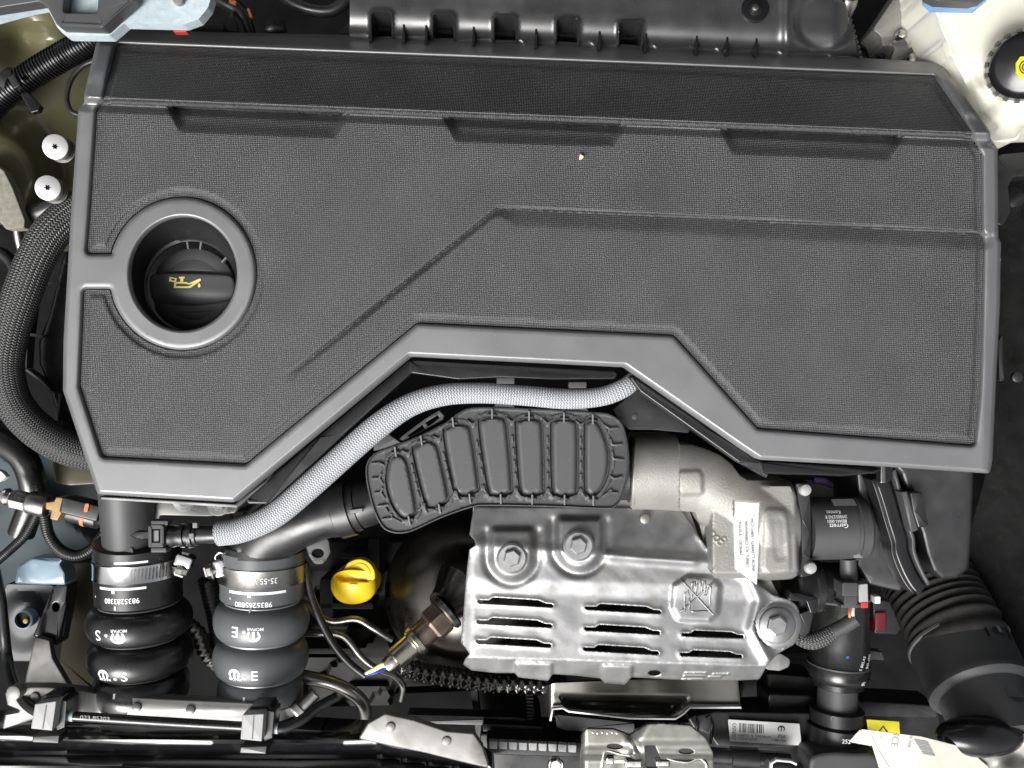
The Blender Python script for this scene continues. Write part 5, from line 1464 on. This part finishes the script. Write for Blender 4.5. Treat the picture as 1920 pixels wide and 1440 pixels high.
boxpx('plug_block', 300, 44, 420, 90, -0.085, 0.03, 'plastic', ft_, 4, 2)

# boot right of the manifold
bt = thing('sensor_boot', 'small silver bell-shaped boot at the manifold end near the reservoir', 'boot', 1590, 30, -0.12)
lathe('bell', (1588, -12, -0.07), (1584, 36, -0.08), [(0, 24), (0.2, 24), (0.25, 21), (0.45, 20), (0.9, 12), (1, 10)], 'steel', bt, 30)
lathe('bell_ring', (1588, -18, -0.07), (1587, 2, -0.073), [(0, 26), (0.8, 27), (1, 24)], 'plastic_gloss', bt, 30)
tube('boot_sleeve', [(1584, 30, -0.08, 12), (1592, 60, -0.085, 12), (1606, 105, -0.095, 11), (1612, 130, -0.10, 11)], 'rubber', bt, 18, ribs=(0.005, 0.0012, 1.3))

# ================================================================== REAR RIGHT: MOUNT, RESERVOIR
em = thing('engine_mount', 'cast aluminium engine mount arm with bolts beside the milky reservoir', 'engine mount', 1710, 70, -0.14)
def em_z(P):
    x, y = P[:, 0], P[:, 1]
    z = np.full(len(P), -0.105)
    d = seg_dist(P, [(1640, 62), (1690, 20), (1730, -30)], False)
    z = np.maximum(z, -0.105 + 0.014 * np.sqrt(np.clip(1 - (d / 34) ** 2, 0, 1)))
    for cx, cy, r in ((1722, 50, 36), (1738, 100, 34), (1706, 62, 20)):
        q = np.hypot(x - cx, y - cy); z = np.maximum(z, -0.108 + 0.018 * np.sqrt(np.clip(1 - (q / r) ** 2, 0, 1)))
    z = z - 0.004 * np.exp(-((y - 78) / 5) ** 2)
    return z
patch('mount_arm', [(1636, 55), (1660, 20), (1700, -40), (1760, -40), (1775, 60), (1790, 140), (1660, 140), (1672, 105), (1680, 85), (1655, 88), (1650, 66)], -0.10, 'cast_alu', em, 0.03, 2, 6, step=4, zf=em_z)
for x, y, r in ((1692, 62, 9), (1713, 107, 9), (1709, 13, 7)):
    vdisc('bolt', x, y, -0.087, r, 0.008, 'steel_bright', em, 4, 20)
for i in range(6): vdisc('stamp_dot', 1714 + i * 5, 40 + (i % 2) * 3, -0.0895, 2, 0.002, 'steel', em, 0.6, 8)
tag(tube('dark_pipe', [(1620, 75, -0.13, 18), (1640, 90, -0.13, 18), (1655, 120, -0.135, 18)], 'rubber', None, 18), 'dark rubber pipe between manifold and engine mount', 'pipe')

rs = thing('coolant_reservoir', 'milky white plastic fluid reservoir with black screw cap and yellow sticker', 'reservoir', 1850, 140, -0.12)
RO = [(1722, -60), (2040, -60), (2040, 235), (1918, 240, 14), (1905, 258, 10), (1878, 262, 8), (1858, 258, 6), (1857, 238), (1813, 176), (1767, 112), (1752, 66), (1728, 0)]
def rs_z(P):
    x, y = P[:, 0], P[:, 1]
    d = sdf(P, [(p[0], p[1]) for p in RO])
    z = -0.060 + 0.022 * np.sqrt(np.clip(1 - (1 - np.clip(d / 34, 0, 1)) ** 2, 0, 1))
    rd_ = seg_dist(P, [(1740, -30), (1762, 40), (1812, 168), (1846, 226)], False)
    z = z + 0.0025 * np.exp(-(rd_ / 5) ** 2)
    z = z - 0.014 * sst(222, 262, y)
    z = z - 0.006 * np.exp(-((np.hypot(x - 1835, y - 170) - 30) / 20) ** 2)
    z = z + 0.010 * (1 - sst(62, 90, np.hypot(x - 1925, y - 128)))
    return z
patch('tank', RO, -0.05, 'milky', rs, 0.05, 3, 0, step=5, zf=rs_z)
patch('tank_foot', [(1850, 236), (1918, 236), (1908, 262), (1885, 268), (1862, 266)], -0.074, 'milky', rs, 0.03, 3, 6)
KA, KB = (1923, 121, -0.002), (1916, 128, -0.040)
kp = lathe('cap', KA, KB, [(0, 48), (0.04, 54), (0.12, 60), (0.2, 62), (0.9, 67), (1, 67)], 'plastic_gloss', rs, 60)
o_, d_, ln, u, v = axisframe(KA, KB)
for i in range(20):
    a = 2 * math.pi * i / 20
    c_ = o_ + d_ * ln * 0.5 + (u * math.cos(a) + v * math.sin(a)) * 63.6 * k(-0.02)
    V = []
    t_ = (-u * math.sin(a) + v * math.cos(a)); r_ = (u * math.cos(a) + v * math.sin(a))
    for dx in (-1, 1):
        for dy in (-1, 1):
            for dz in (-1, 1): V.append(c_ + t_ * 0.0018 * dx + r_ * 0.0012 * dy + d_ * 0.012 * dz)
    put('grip_rib', V, [(0, 1, 3, 2), (4, 6, 7, 5), (0, 4, 5, 1), (2, 3, 7, 6), (0, 2, 6, 4), (1, 5, 7, 3)], 'plastic_gloss', kp, smooth=False, recalc=True)
patch('cap_sticker', [(1905, 118), (1913, 106), (1938, 104), (1948, 116), (1946, 138), (1934, 148), (1914, 146), (1906, 136)], 0.0006, 'yellow_sticker', kp, 0.001, 0.3, 1)
for r_ in (7, 12): patch('sticker_mark', strip([(1924 + r_ * math.cos(a), 126 + r_ * math.sin(a)) for a in np.linspace(1.7, 4.6, 10)], 2.2), 0.0009, 'dark_print', kp, 0.0003, 0)
bb = thing('strut_bracket', 'dark bracket with blue painted edge above the milky reservoir', 'bracket', 1795, 0, -0.01)
patch('blue_plate', [(1732, -60), (1860, -60), (1850, 2, 8), (1832, 17, 6), (1752, 15, 6), (1738, 2, 6)], 0.0, 'blue_edge', bb, 0.008, 3, 4)
patch('dark_plate', [(1728, -60), (1858, -60), (1848, 0, 6), (1826, 6, 6), (1760, 3, 6), (1742, -6, 6)], 0.012, 'bracket_grey', bb, 0.01, 2, 4)

# right wall and hoses against it
tag(patch('felt_liner', [(1862, 250), (2060, 220), (2060, 1520), (1800, 1520), (1790, 1100), (1850, 880), (1872, 640)], -0.19, 'felt', None, 0.02, 2, 10, step=14, zf=lambda P: -0.20 + 0.0003 * (P[:, 0] - 1850) + 0.004 * np.sin(P[:, 1] / 60.0)), 'black felt-textured liner beside the air box and milky reservoir', 'liner')
rh = thing('bush_bracket', 'black plastic bracket below the milky reservoir', 'bracket', 1900, 380, -0.14)
patch('bracket_body', [(1872, 290), (1990, 280), (1990, 330), (1900, 332), (1890, 350), (1896, 395), (1880, 425), (1868, 420)], -0.10, 'plastic', rh, 0.03, 3, 8)
lathe('bush', (1898, 365, -0.11), (1890, 400, -0.13), [(0, 20), (0.1, 26), (0.8, 26), (1, 20)], 'plastic_gloss', rh, 28)
patch('wall_pad', [(1872, 640), (1880, 620), (1884, 712), (1874, 716)], -0.12, 'plastic', rh, 0.01, 2, 3)
tag(lathe('liner_clip', *up_axis(1909, 707, -0.16, 0.006), [(0, 8), (0.1, 10), (0.8, 10), (1, 9)], 'plastic', None, 20), 'round black plastic clip pressed into the felt side liner', 'clip')

# ================================================================== AIR BOX, CORRUGATED DUCT, INTAKE PIPE
ab = thing('air_box', 'black plastic air box hanging below the cover corner beside the actuator', 'air box', 1720, 1000, -0.17)
patch('box_shell', [(1672, 870), (1826, 870), (1822, 1000), (1816, 1066, 12), (1795, 1084, 14), (1766, 1087, 10), (1750, 1072, 12), (1737, 1040), (1728, 1000), (1712, 960), (1690, 890)], -0.052, 'plastic', ab, 0.06, 8, 4, step=8, zf=lambda P: -0.052 - 0.00012 * (P[:, 1] - 880) + 0 * P[:, 0])
patch('box_half', [(1604, 870), (1660, 870), (1672, 950), (1690, 1030), (1704, 1080), (1690, 1110), (1630, 1096), (1606, 1060), (1612, 960)], -0.088, 'plastic', ab, 0.06, 5, 6, step=8, zf=lambda P: -0.090 + 0.00006 * (P[:, 0] - 1640) - 0.00005 * (P[:, 1] - 900))
fl = smooth_line([(1652, 895), (1664, 930), (1677, 975), (1688, 1012), (1690, 1034), (1702, 1066), (1716, 1092), (1730, 1108)], 4)
patch('joint_flange', strip([tuple(p) for p in fl], 26, 22), -0.058, 'plastic_gloss', ab, 0.03, 4)
fl2 = [(p[0] - 15, p[1] + 4) for p in fl]
patch('joint_bead', strip([tuple(p) for p in fl2], 7, 6), -0.062, 'plastic', ab, 0.02, 2)
fl3 = smooth_line([(1676, 882), (1690, 930), (1704, 985), (1712, 1010), (1714, 1035), (1728, 1070), (1742, 1096)], 4)
patch('joint_bead', strip([tuple(p) for p in fl3], 7, 7), -0.056, 'duct_edge', ab, 0.03, 3)
patch('box_clip', [(1706, 923, 3), (1728, 922, 3), (1741, 986, 3), (1722, 990, 3), (1712, 960)], -0.044, 'plastic', ab, 0.012, 3, 2)
patch('box_clip_arm', [(1690, 922, 2), (1701, 921, 2), (1722, 994, 3), (1708, 998, 3)], -0.047, 'plastic_mid', ab, 0.012, 2, 2)
patch('hinge_pin', rect(1651, 872, 1661, 906), -0.05, 'steel', ab, 0.01, 2, 2)
patch('latch_hook', [(1644, 870), (1676, 870), (1672, 896), (1664, 908), (1654, 904)], -0.055, 'plastic_gloss', ab, 0.012, 2, 3)

cgd = thing('corrugated_duct', 'black corrugated fabric-skinned air duct between the air box and the wide pipe', 'duct', 1760, 1140, -0.22)
tube('bellows', [(1705, 1040, -0.245, 80), (1738, 1085, -0.228, 84), (1764, 1135, -0.208, 86), (1792, 1185, -0.186, 88), (1800, 1205, -0.18, 86)], 'duct_cloth', cgd, 56, ribs=(0.0088, 0.0034, 1.1))
ip = thing('intake_pipe', 'wide black plastic intake pipe with clamp cup below the corrugated duct', 'pipe', 1850, 1300, -0.2)
IA, IB = (1796, 1206, -0.185), (1890, 1400, -0.105)
lathe('pipe_cup', IA, IB, [(0.0, 86), (0.02, 90), (0.06, 91), (0.40, 88), (0.44, 91), (0.49, 91), (0.53, 84), (0.54, 78)], 'plastic_mid', ip, 64)
lathe('pipe_barrel', IA, IB, [(0.5, 79), (1.0, 73)], 'plastic_mid', ip, 64)
lathe('cup_rim', IA, IB, [(-0.015, 88), (0.0, 92), (0.03, 93), (0.045, 91)], 'plastic_grey', ip, 64)
n_ = 20; V = []; F = []
c0 = np.array(W(1836, 1380, -0.09)); r0 = 60 * k(-0.09)
for i in range(n_ + 1):
    for j in range(2 * n_):
        a, b = math.pi * i / n_, math.pi * j / n_
        V.append(c0 + r0 * np.array([1.35 * math.sin(a) * math.cos(b), 0.62 * math.sin(a) * math.sin(b), 0.7 * math.cos(a)]))
for i in range(n_):
    for j in range(2 * n_):
        j2 = (j + 1) % (2 * n_); F.append((i * 2 * n_ + j, (i + 1) * 2 * n_ + j, (i + 1) * 2 * n_ + j2, i * 2 * n_ + j2))
put('pipe_heel', V, F, 'plastic_gloss', ip, 60, recalc=True)
for ang, nm in ((8, 'cup_slit'), (40, 'cup_slit')):
    gg = ([(-.5, -6), (.5, -6), (.3, 6), (-.3, 6)], [(0, 1, 2, 3)])
    text_round(nm, '', IA, IB, 0.10, ang, 91, 4, 0, 'void', ip, 1, geo=gg)
sq = lambda a: ([(-.5 * a, -.5), (0, -.5), (.5 * a, -.5), (.5 * a, .5), (0, .5), (-.5 * a, .5)], [(0, 1, 4, 5), (1, 2, 3, 4)])
text_round('cup_window', '', IA, IB, 0.13, 24, 91.5, 24, 0, 'plastic', ip, 1, geo=sq(0.9))
text_round('cup_catch', '', IA, IB, 0.14, 25, 92.5, 13, 0, 'plastic_grey', ip, 1, geo=sq(0.7))
text_round('barrel_mark', '', IA, IB, 0.72, 12, 76.5, 34, 0, 'plastic_mid', ip, 1, geo=([(0.5 * math.cos(a), 0.5 * math.sin(a)) for a in np.linspace(0, 6.28, 24)[:-1]], [tuple(range(23))]))

# ================================================================== BOOST HOSE ASSEMBLY, CONNECTOR, SLEEVE
bh = thing('boost_pipe', 'stepped black boost pipe with white stencilled digits and wide lower collars', 'pipe', 1568, 1360, -0.2)
QA, QB = (1578, 1120, -0.150), (1566, 1400, -0.150)
fq = lambda y: (y - 1120) / 280.0
lathe('hose_body', QA, QB, [(fq(1118), 50), (fq(1180), 52), (fq(1205), 54), (fq(1240), 54), (fq(1243), 56), (fq(1262), 56), (fq(1270), 52), (fq(1275), 47), (fq(1284), 47), (fq(1288), 38)], 'rubber', bh, 56)
lathe('neck', QA, QB, [(fq(1280), 36), (fq(1345), 37)], 'plastic_mid', bh, 48)
lathe('collar', QA, QB, [(fq(1326), 44), (fq(1328), 49), (fq(1350), 50), (fq(1353), 47)], 'plastic', bh, 48)
lathe('collar', QA, QB, [(fq(1352), 50), (fq(1355), 56), (fq(1388), 57), (fq(1391), 50)], 'plastic', bh, 48)
lathe('hose_ring', QA, QB, [(fq(1241), 55), (fq(1242), 57), (fq(1245), 57), (fq(1246), 55)], 'plastic_mid', bh, 56)
text_round('printed_text', '9830330-00', QA, QB, fq(1242), 40, 55, 13, 70, 'white_print', bh, 0.95, bold=0.01)
text_round('printed_text', '45 BELAS', QA, QB, fq(1230), 26, 55, 9, 70, 'white_print', bh, 0.9)
text_round('paint_dot', '', QA, QB, fq(1216), -6, 55, 6, 0, 'wire_blue', bh, 1, geo=([(-.5, -.5), (.5, -.3), (.4, .5), (-.3, .4)], [(0, 1, 2, 3)]))
text_flat('collar_mark', 'C', 1562, 1347, -0.1195, 13, 90, 'plastic_grey', bh)
text_flat('collar_mark', '252', 1587, 1391, -0.1175, 11, 4, 'white_print', bh)
lp = thing('outlet_pipe', 'glossy black outlet hose below the actuator with a ribbed plastic collar', 'pipe', 1545, 1095, -0.17)
lathe('outlet_barrel', (1500, 1093, -0.118), (1600, 1096, -0.125), [(0, 44), (0.3, 44), (0.32, 40), (0.95, 40), (1, 34)], 'rubber', lp, 44)
lathe('outlet_collar', (1482, 1100, -0.116), (1530, 1100, -0.118), [(0, 44), (0.1, 50), (0.35, 50), (0.38, 46), (0.7, 46), (0.75, 48), (1, 48)], 'plastic', lp, 44)
patch('collar_step', [(1480, 1110), (1534, 1122), (1532, 1150), (1520, 1150), (1512, 1128), (1480, 1126)], -0.082, 'plastic_gloss', lp, 0.012, 2, 3)
patch('collar_fin', [(1500, 1150), (1528, 1140), (1518, 1186), (1500, 1200)], -0.09, 'plastic', lp, 0.012, 2, 3)
pc = thing('plug_connector', 'grey electrical plug with red lock tab under the actuator', 'connector', 1592, 1110, -0.13)
lathe('plug_boot', (1590, 1046, -0.088), (1592, 1098, -0.092), [(0, 15), (0.9, 16), (1, 16)], 'plastic_mid', pc, 24)
patch('plug_shell', rect(1579, 1092, 1609, 1118), -0.074, 'plastic_mid', pc, 0.02, 2, 3)
patch('plug_base', rect(1583, 1117, 1608, 1138), -0.078, 'plastic_mid', pc, 0.02, 2, 2)
patch('plug_rim', rect(1577, 1133, 1612, 1140), -0.080, 'plastic_mid', pc, 0.02, 1.5, 2)
patch('plug_side', [(1609, 1096), (1627, 1094), (1628, 1130), (1611, 1130)], -0.080, 'light_grey', pc, 0.012, 1.5, 2)
patch('lock_tab', rect(1614, 1129, 1628, 1140), -0.0795, 'red', pc, 0.012, 1.2, 2)
for x, m_ in ((1594, 'orange'), (1600, 'wire_white')):
    tube('wire', [(x, 1138, -0.088, 3), (x - 1, 1152, -0.085, 3.2), (x + 2, 1166, -0.088, 3)], m_, pc, 10)
sl = thing('cable_sleeve', 'black cable sleeve, half braided, leading from the grey plug to the heat shield lug', 'cable sleeve', 1550, 1190, -0.12)
tube('heat_shrink', [(1604, 1160, -0.088, 14), (1582, 1174, -0.09, 14), (1556, 1188, -0.092, 14)], 'plastic_mid', sl, 22)
tube('braid', [(1560, 1186, -0.092, 15), (1540, 1197, -0.093, 16), (1520, 1202, -0.095, 16), (1500, 1196, -0.10, 14), (1490, 1180, -0.11, 13)], 'braid_small', sl, 22, ds=0.0012)
tube('braid_tail', [(1502, 1206, -0.10, 9), (1515, 1180, -0.11, 10), (1520, 1150, -0.12, 10)], 'braid_small', sl, 16, ds=0.0012)
rc = thing('red_connector', 'dark red plastic connector on a black block between boost pipe and duct', 'connector', 1655, 1165, -0.16)
patch('black_block', [(1636, 1122), (1668, 1128), (1690, 1180), (1680, 1190), (1640, 1188)], -0.142, 'plastic', rc, 0.03, 2, 3)
patch('red_insert', rect(1641, 1148, 1662, 1183), -0.139, 'dark_red', rc, 0.01, 2, 3)
patch('white_cap', rect(1640, 1118, 1651, 1132), -0.136, 'paper', rc, 0.01, 1.5, 2)
patch('grey_bar', [(1616, 1218), (1654, 1222), (1660, 1238), (1624, 1236)], -0.16, 'plastic_mid', rc, 0.01, 2, 3)
tag(tube('violet_wire', [(1525, 900, -0.12, 6), (1545, 903, -0.12, 7), (1560, 912, -0.122, 5)], 'violet', None, 10), 'scrap of violet taped wire between turbo housing and cover', 'wire')

# ================================================================== BOTTOM CENTRE: RADIATOR SUPPORT, SHEET, LATCH, LABELS
rp = thing('radiator_support', 'black plastic radiator support carrying the white barcode label', 'radiator support', 1250, 1400, -0.24)
patch('support_top', [(900, 1375), (1000, 1372), (1090, 1376), (1300, 1352), (1330, 1336), (1520, 1332), (1760, 1330), (1780, 1520), (900, 1520)], -0.170, 'plastic', rp, 0.04, 3, 6)
patch('support_ledge', [(1440, 1300), (1530, 1304), (1560, 1312), (1700, 1318), (1760, 1322), (1760, 1345), (1440, 1340)], -0.165, 'plastic', rp, 0.04, 4, 6)
patch('support_ledge', [(1440, 1262), (1530, 1270), (1530, 1298), (1440, 1292)], -0.18, 'engine_dark', rp, 0.04, 3, 4)
patch('label_block', [(1288, 1345), (1340, 1334), (1520, 1336), (1525, 1405), (1345, 1400), (1330, 1378), (1300, 1366)], -0.150, 'plastic', rp, 0.03, 4, 5)
for x in (1300, 1328): patch('label_rib', strip([(x, 1344), (x + 8, 1360), (x + 4, 1395)], 9, 6), -0.146, 'plastic_gloss', rp, 0.02, 3)
lathe('cross_tube', (1330, 1416, -0.13), (1480, 1426, -0.13), [(0, 15), (0.26, 15), (0.27, 19), (0.6, 19), (0.61, 15), (1, 15)], 'plastic', rp, 24)
for i in range(9):
    x = 925 + i * 18.5
    patch('tooth', [(x - 8, 1389 + i * .9), (x + 8, 1390 + i * .9), (x + 7, 1404 + i * .9), (x - 7, 1403 + i * .9)], -0.140, 'light_grey', rp, 0.006, 1.2, 1.5)
patch('tooth_rail', [(912, 1384), (1090, 1392), (1092, 1420), (914, 1414)], -0.146, 'plastic_gloss', rp, 0.02, 2, 2)
patch('shroud_bar', [(760, 1340), (980, 1346), (1000, 1362), (770, 1356)], -0.185, 'plastic', rp, 0.02, 2, 3)
patch('shroud_bar', [(905, 1356), (1020, 1362), (1020, 1376), (905, 1372)], -0.172, 'plastic_gloss', rp, 0.02, 2, 3)
for x in (900, 1002):
    patch('shroud_post', strip([(x - 12, 1290), (x, 1390)], 12), -0.20, 'plastic', rp, 0.02, 2)
for i in range(11): boxpx('shroud_slat', 988, 1302 + i * 6.5, 1000, 1305 + i * 6.5, -0.185, 0.004, 'plastic_mid', rp, 0.5, 0.5)
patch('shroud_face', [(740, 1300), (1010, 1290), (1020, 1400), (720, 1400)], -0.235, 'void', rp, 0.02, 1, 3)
hexbolt(1042, 1436, -0.118, 12, 'steel_bright', rp, 1.3, socket=False)
patch('plastic_hump', smooth_loop([(1514, 1440), (1522, 1416), (1560, 1408), (1600, 1410), (1640, 1412), (1660, 1440), (1650, 1500), (1510, 1500)], 4), -0.11, 'plastic_mid', rp, 0.03, 10, 0, step=7, raw=True)

fs = thing('folded_sheet', 'dished dark metal sheet with gleaming raw edge below the heat shield', 'metal sheet', 1200, 1310, -0.18)
SH = [(1004, 1290), (1040, 1280), (1200, 1274), (1384, 1272), (1389, 1324), (1296, 1326), (1284, 1334), (1268, 1347, 4), (1180, 1346), (1062, 1332), (1052, 1328), (1038, 1328, 4), (1033, 1350), (1012, 1318)]
def sh_z(P):
    x, y = P[:, 0], P[:, 1]
    z = -0.150 - 0.006 * sst(1290, 1275, y) * 0
    d = sdf(P, [(1040, 1300), (1300, 1305), (1262, 1345), (1060, 1332)])
    return z - 0.016 * sst(0, 16, d) - 0.0001 * (y - 1300) - 0.02 * (1 - sst(1004, 1036, x))
patch('sheet', SH, -0.155, 'sheet_dark', fs, 0.004, 1, 0, step=5, zf=sh_z)
ED = [(1032, 1352), (1036, 1330), (1056, 1328), (1066, 1334), (1182, 1347), (1266, 1348), (1280, 1340), (1294, 1327), (1390, 1327)]
patch('raw_edge', strip(ED, 3.4), -0.146, 'alu_white', fs, 0.004, 1)
patch('sheet_bracket', [(1040, 1340), (1190, 1356), (1190, 1374), (1060, 1370), (1044, 1364)], -0.16, 'plastic_mid', fs, 0.02, 2, 3)

ll = thing('rating_label', 'white barcode label printed DENSO on the black radiator support', 'label', 1434, 1374, -0.146)
patch('label_sheet', [(1365, 1349), (1499, 1357), (1503, 1398), (1369, 1390)], -0.1445, 'paper', ll, 0.0008, 0.3, 2)
text_flat('label_text', 'DENSO', 1377, 1371, -0.1443, 11, -87, 'dark_print', ll, 0.85)
xb = 1386.0; i = 0
while xb < 1431:
    w_ = random.choice((0.9, 1.4, 2.2)); yb = 1356 + (xb - 1386) * 0.06
    patch('barcode_bar', [(xb, yb), (xb + w_, yb), (xb + w_ + 0.5, yb + 17), (xb + 0.5, yb + 17)], -0.1443, 'dark_print', ll, 0.0002, 0)
    xb += w_ + random.choice((0.9, 1.3, 1.9)); i += 1
text_flat('label_text', 'A00867 02   PL    EP00279B 6376', 1415, 1380.5, -0.1443, 5.6, 3.4, 'dark_print', ll, 0.8)
text_flat('label_text', '27/02/25 16:53:49', 1402, 1385.5, -0.1443, 5.6, 3.4, 'dark_print', ll, 0.85)
text_flat('label_text', '1  9824218780', 1461, 1388.5, -0.1443, 5.2, 3.4, 'dark_print', ll, 0.85)
text_flat('label_text', 'PSA', 1466, 1381, -0.1443, 9.5, 3.4, 'dark_print', ll, 0.95)
V, F = EMB
put('printed_emblem', [W(1465 + x * 14, 1367 - y * 13, -0.1442) for x, y in V], F, 'dark_print', ll, smooth=False)
ws = thing('warning_sticker', 'yellow warning sticker with black triangle behind the paper tag', 'sticker', 1655, 1364, -0.135)
patch('sticker_sheet', [(1625, 1349), (1686, 1353), (1688, 1385), (1630, 1385)], -0.132, 'yellow_sticker', ws, 0.0008, 0.3, 1)
patch('triangle_mark', strip([(1644, 1378), (1656, 1362), (1668, 1379)], 3.2), -0.1317, 'dark_print', ws, 0.0003, 0)

la = thing('bonnet_latch', 'zinc-plated bonnet latch plate with two slotted holes below the dished metal sheet', 'latch', 1215, 1420, -0.12)
LO = [(1084, 1460), (1090, 1400), (1091, 1376, 6), (1100, 1366, 6), (1150, 1367), (1170, 1374, 6), (1180, 1379), (1194, 1370), (1214, 1358, 8), (1240, 1356), (1294, 1360, 8), (1322, 1382, 10), (1337, 1410, 8), (1340, 1460)]
def la_z(P):
    x, y = P[:, 0], P[:, 1]
    z = -0.095 + 0.008 * sst(1176, 1215, x + (y - 1370) * 0.6) * (1 - sst(1385, 1402, y) * 0.5)
    z = z - 0.005 * sst(1395, 1412, y) * (1 - sst(1178, 1190, x)) - 0.003 * np.exp(-((np.abs(x - 1183 - (y - 1380) * .6)) / 7) ** 2)
    z = z - 0.006 * (1 - sst(1084, 1100, x)) - 0.010 * sst(1412, 1428, y)
    return z
patch('latch_plate', LO, -0.095, 'latch', la, 0.003, 1.5, 0, step=4, zf=la_z, holes=[ell(1153, 1400, 15, 5, 22, rot=0.06), ell(1287, 1409, 14, 5, 22, rot=0.06), fillet([(1208, 1398), (1228, 1398), (1240, 1425), (1232, 1440), (1212, 1440)], 4)])
for L in ([(1128, 1446), (1132, 1414), (1140, 1408), (1162, 1414), (1190, 1418), (1204, 1416)], [(1240, 1412), (1256, 1424), (1290, 1430), (1310, 1422), (1324, 1432), (1326, 1446)]):
    patch('bent_edge', strip([tuple(p) for p in smooth_line(L, 4)], 5), -0.0985, 'steel_bright', la, 0.006, 2)
for x0, y0, x1, y1 in ((1136, 1420, 1152, 1434), (1172, 1426, 1204, 1440), (1230, 1426, 1256, 1438)):
    boxpx('roller', x0, y0, x1, y1, -0.098, 0.008, 'steel_bright', la, 3, 3)
for i in range(6): vdisc('stamp_dot', 1112 + i * 9, 1374 + (i % 2), -0.0945, 2.2, 0.002, 'steel_bright', la, 0.8, 8)

tg = thing('paper_tag', 'curled cream paper tag with grey print beside the yellow warning sticker', 'paper tag', 1730, 1410, -0.09)
def tg_z(P):
    x, y = P[:, 0], P[:, 1]
    q = x - (1613 + (y - 1367) * 0.5)
    return -0.070 - 0.010 * np.clip((x - 1700) / 150, 0, 1) ** 2 + 0.006 * np.sin((x - 1610) / 52.0) - 0.0000 * y
patch('tag_sheet', [(1613, 1367), (1727, 1381), (1798, 1399), (1830, 1418), (1853, 1438), (1860, 1500), (1660, 1500), (1649, 1442), (1636, 1400)], -0.07, 'tag_paper', tg, 0.0006, 0.2, 2, step=7, zf=tg_z, bottom=True)
patch('tag_fold', [(1592, 1391), (1604, 1377), (1613, 1368), (1625, 1382), (1634, 1399)], -0.078, 'tag_paper', tg, 0.0006, 0.2, 1, bottom=True)
tp = lambda dz: (lambda P: tg_z(P) + dz)
text_flat('tag_text', '3CE', 1678, 1387, 0.0004, 19, 98, 'grey_print', tg, 0.9, zf=tg_z)
text_flat('tag_text', '125', 1652, 1381, 0.0004, 8, 98, 'grey_print', tg, 0.9, zf=tg_z)
text_flat('tag_text', 'FR 2508', 1706, 1390, 0.0004, 8, 100, 'grey_print', tg, 0.9, zf=tg_z)
for i in range(9):
    x0, y0 = 1714 + i * 2.0, 1386 + i * 3.2
    patch('tag_barcode', [(x0, y0), (x0 + 26 - i * .3, y0 + 4), (x0 + 26 - i * .3, y0 + 4 + 1.5 + (i % 3) * .5), (x0, y0 + 1.5 + (i % 3) * .5)], -0.07, 'grey_print', tg, 0.0002, 0, 0, zf=tp(0.0004), step=6)
patch('tag_rule', strip([(1632, 1374), (1644, 1400), (1668, 1440)], 1.2), -0.07, 'grey_print', tg, 0.0002, 0, 0, zf=tp(0.0004), step=6)

ca = thing('cast_bracket', 'rough cast aluminium bracket below the intake pipe, beside the paper tag', 'bracket', 1880, 1420, -0.12)
def ca_z(P):
    x, y = P[:, 0], P[:, 1]
    return -0.085 - 0.010 * np.clip((1880 - x) / 70, 0, 1) + 0.006 * np.sin(x / 17.0) * np.sin(y / 13.0) - 0.006 * np.exp(-(np.hypot(x - 1925, y - 1420) / 14) ** 2)
patch('casting', [(1806, 1404), (1840, 1398), (1868, 1388, 10), (1900, 1376, 10), (1990, 1372), (1990, 1500), (1850, 1500), (1846, 1430)], -0.085, 'cast_alu', ca, 0.03, 4, 4, step=5, zf=ca_z)
fb = thing('rimmed_tube', 'dark tube with white rim between the bonnet latch and the boost pipe', 'tube', 1440, 1440, -0.12)
lathe('tube_body', (1440, 1452, -0.09), (1500, 1456, -0.092), [(0, 26), (1, 26)], 'plastic_mid', fb, 28)
patch('white_rim', strip([(1446, 1446), (1447, 1432), (1456, 1426), (1482, 1428), (1494, 1434)], 4), -0.078, 'paper', fb, 0.004, 1.2)
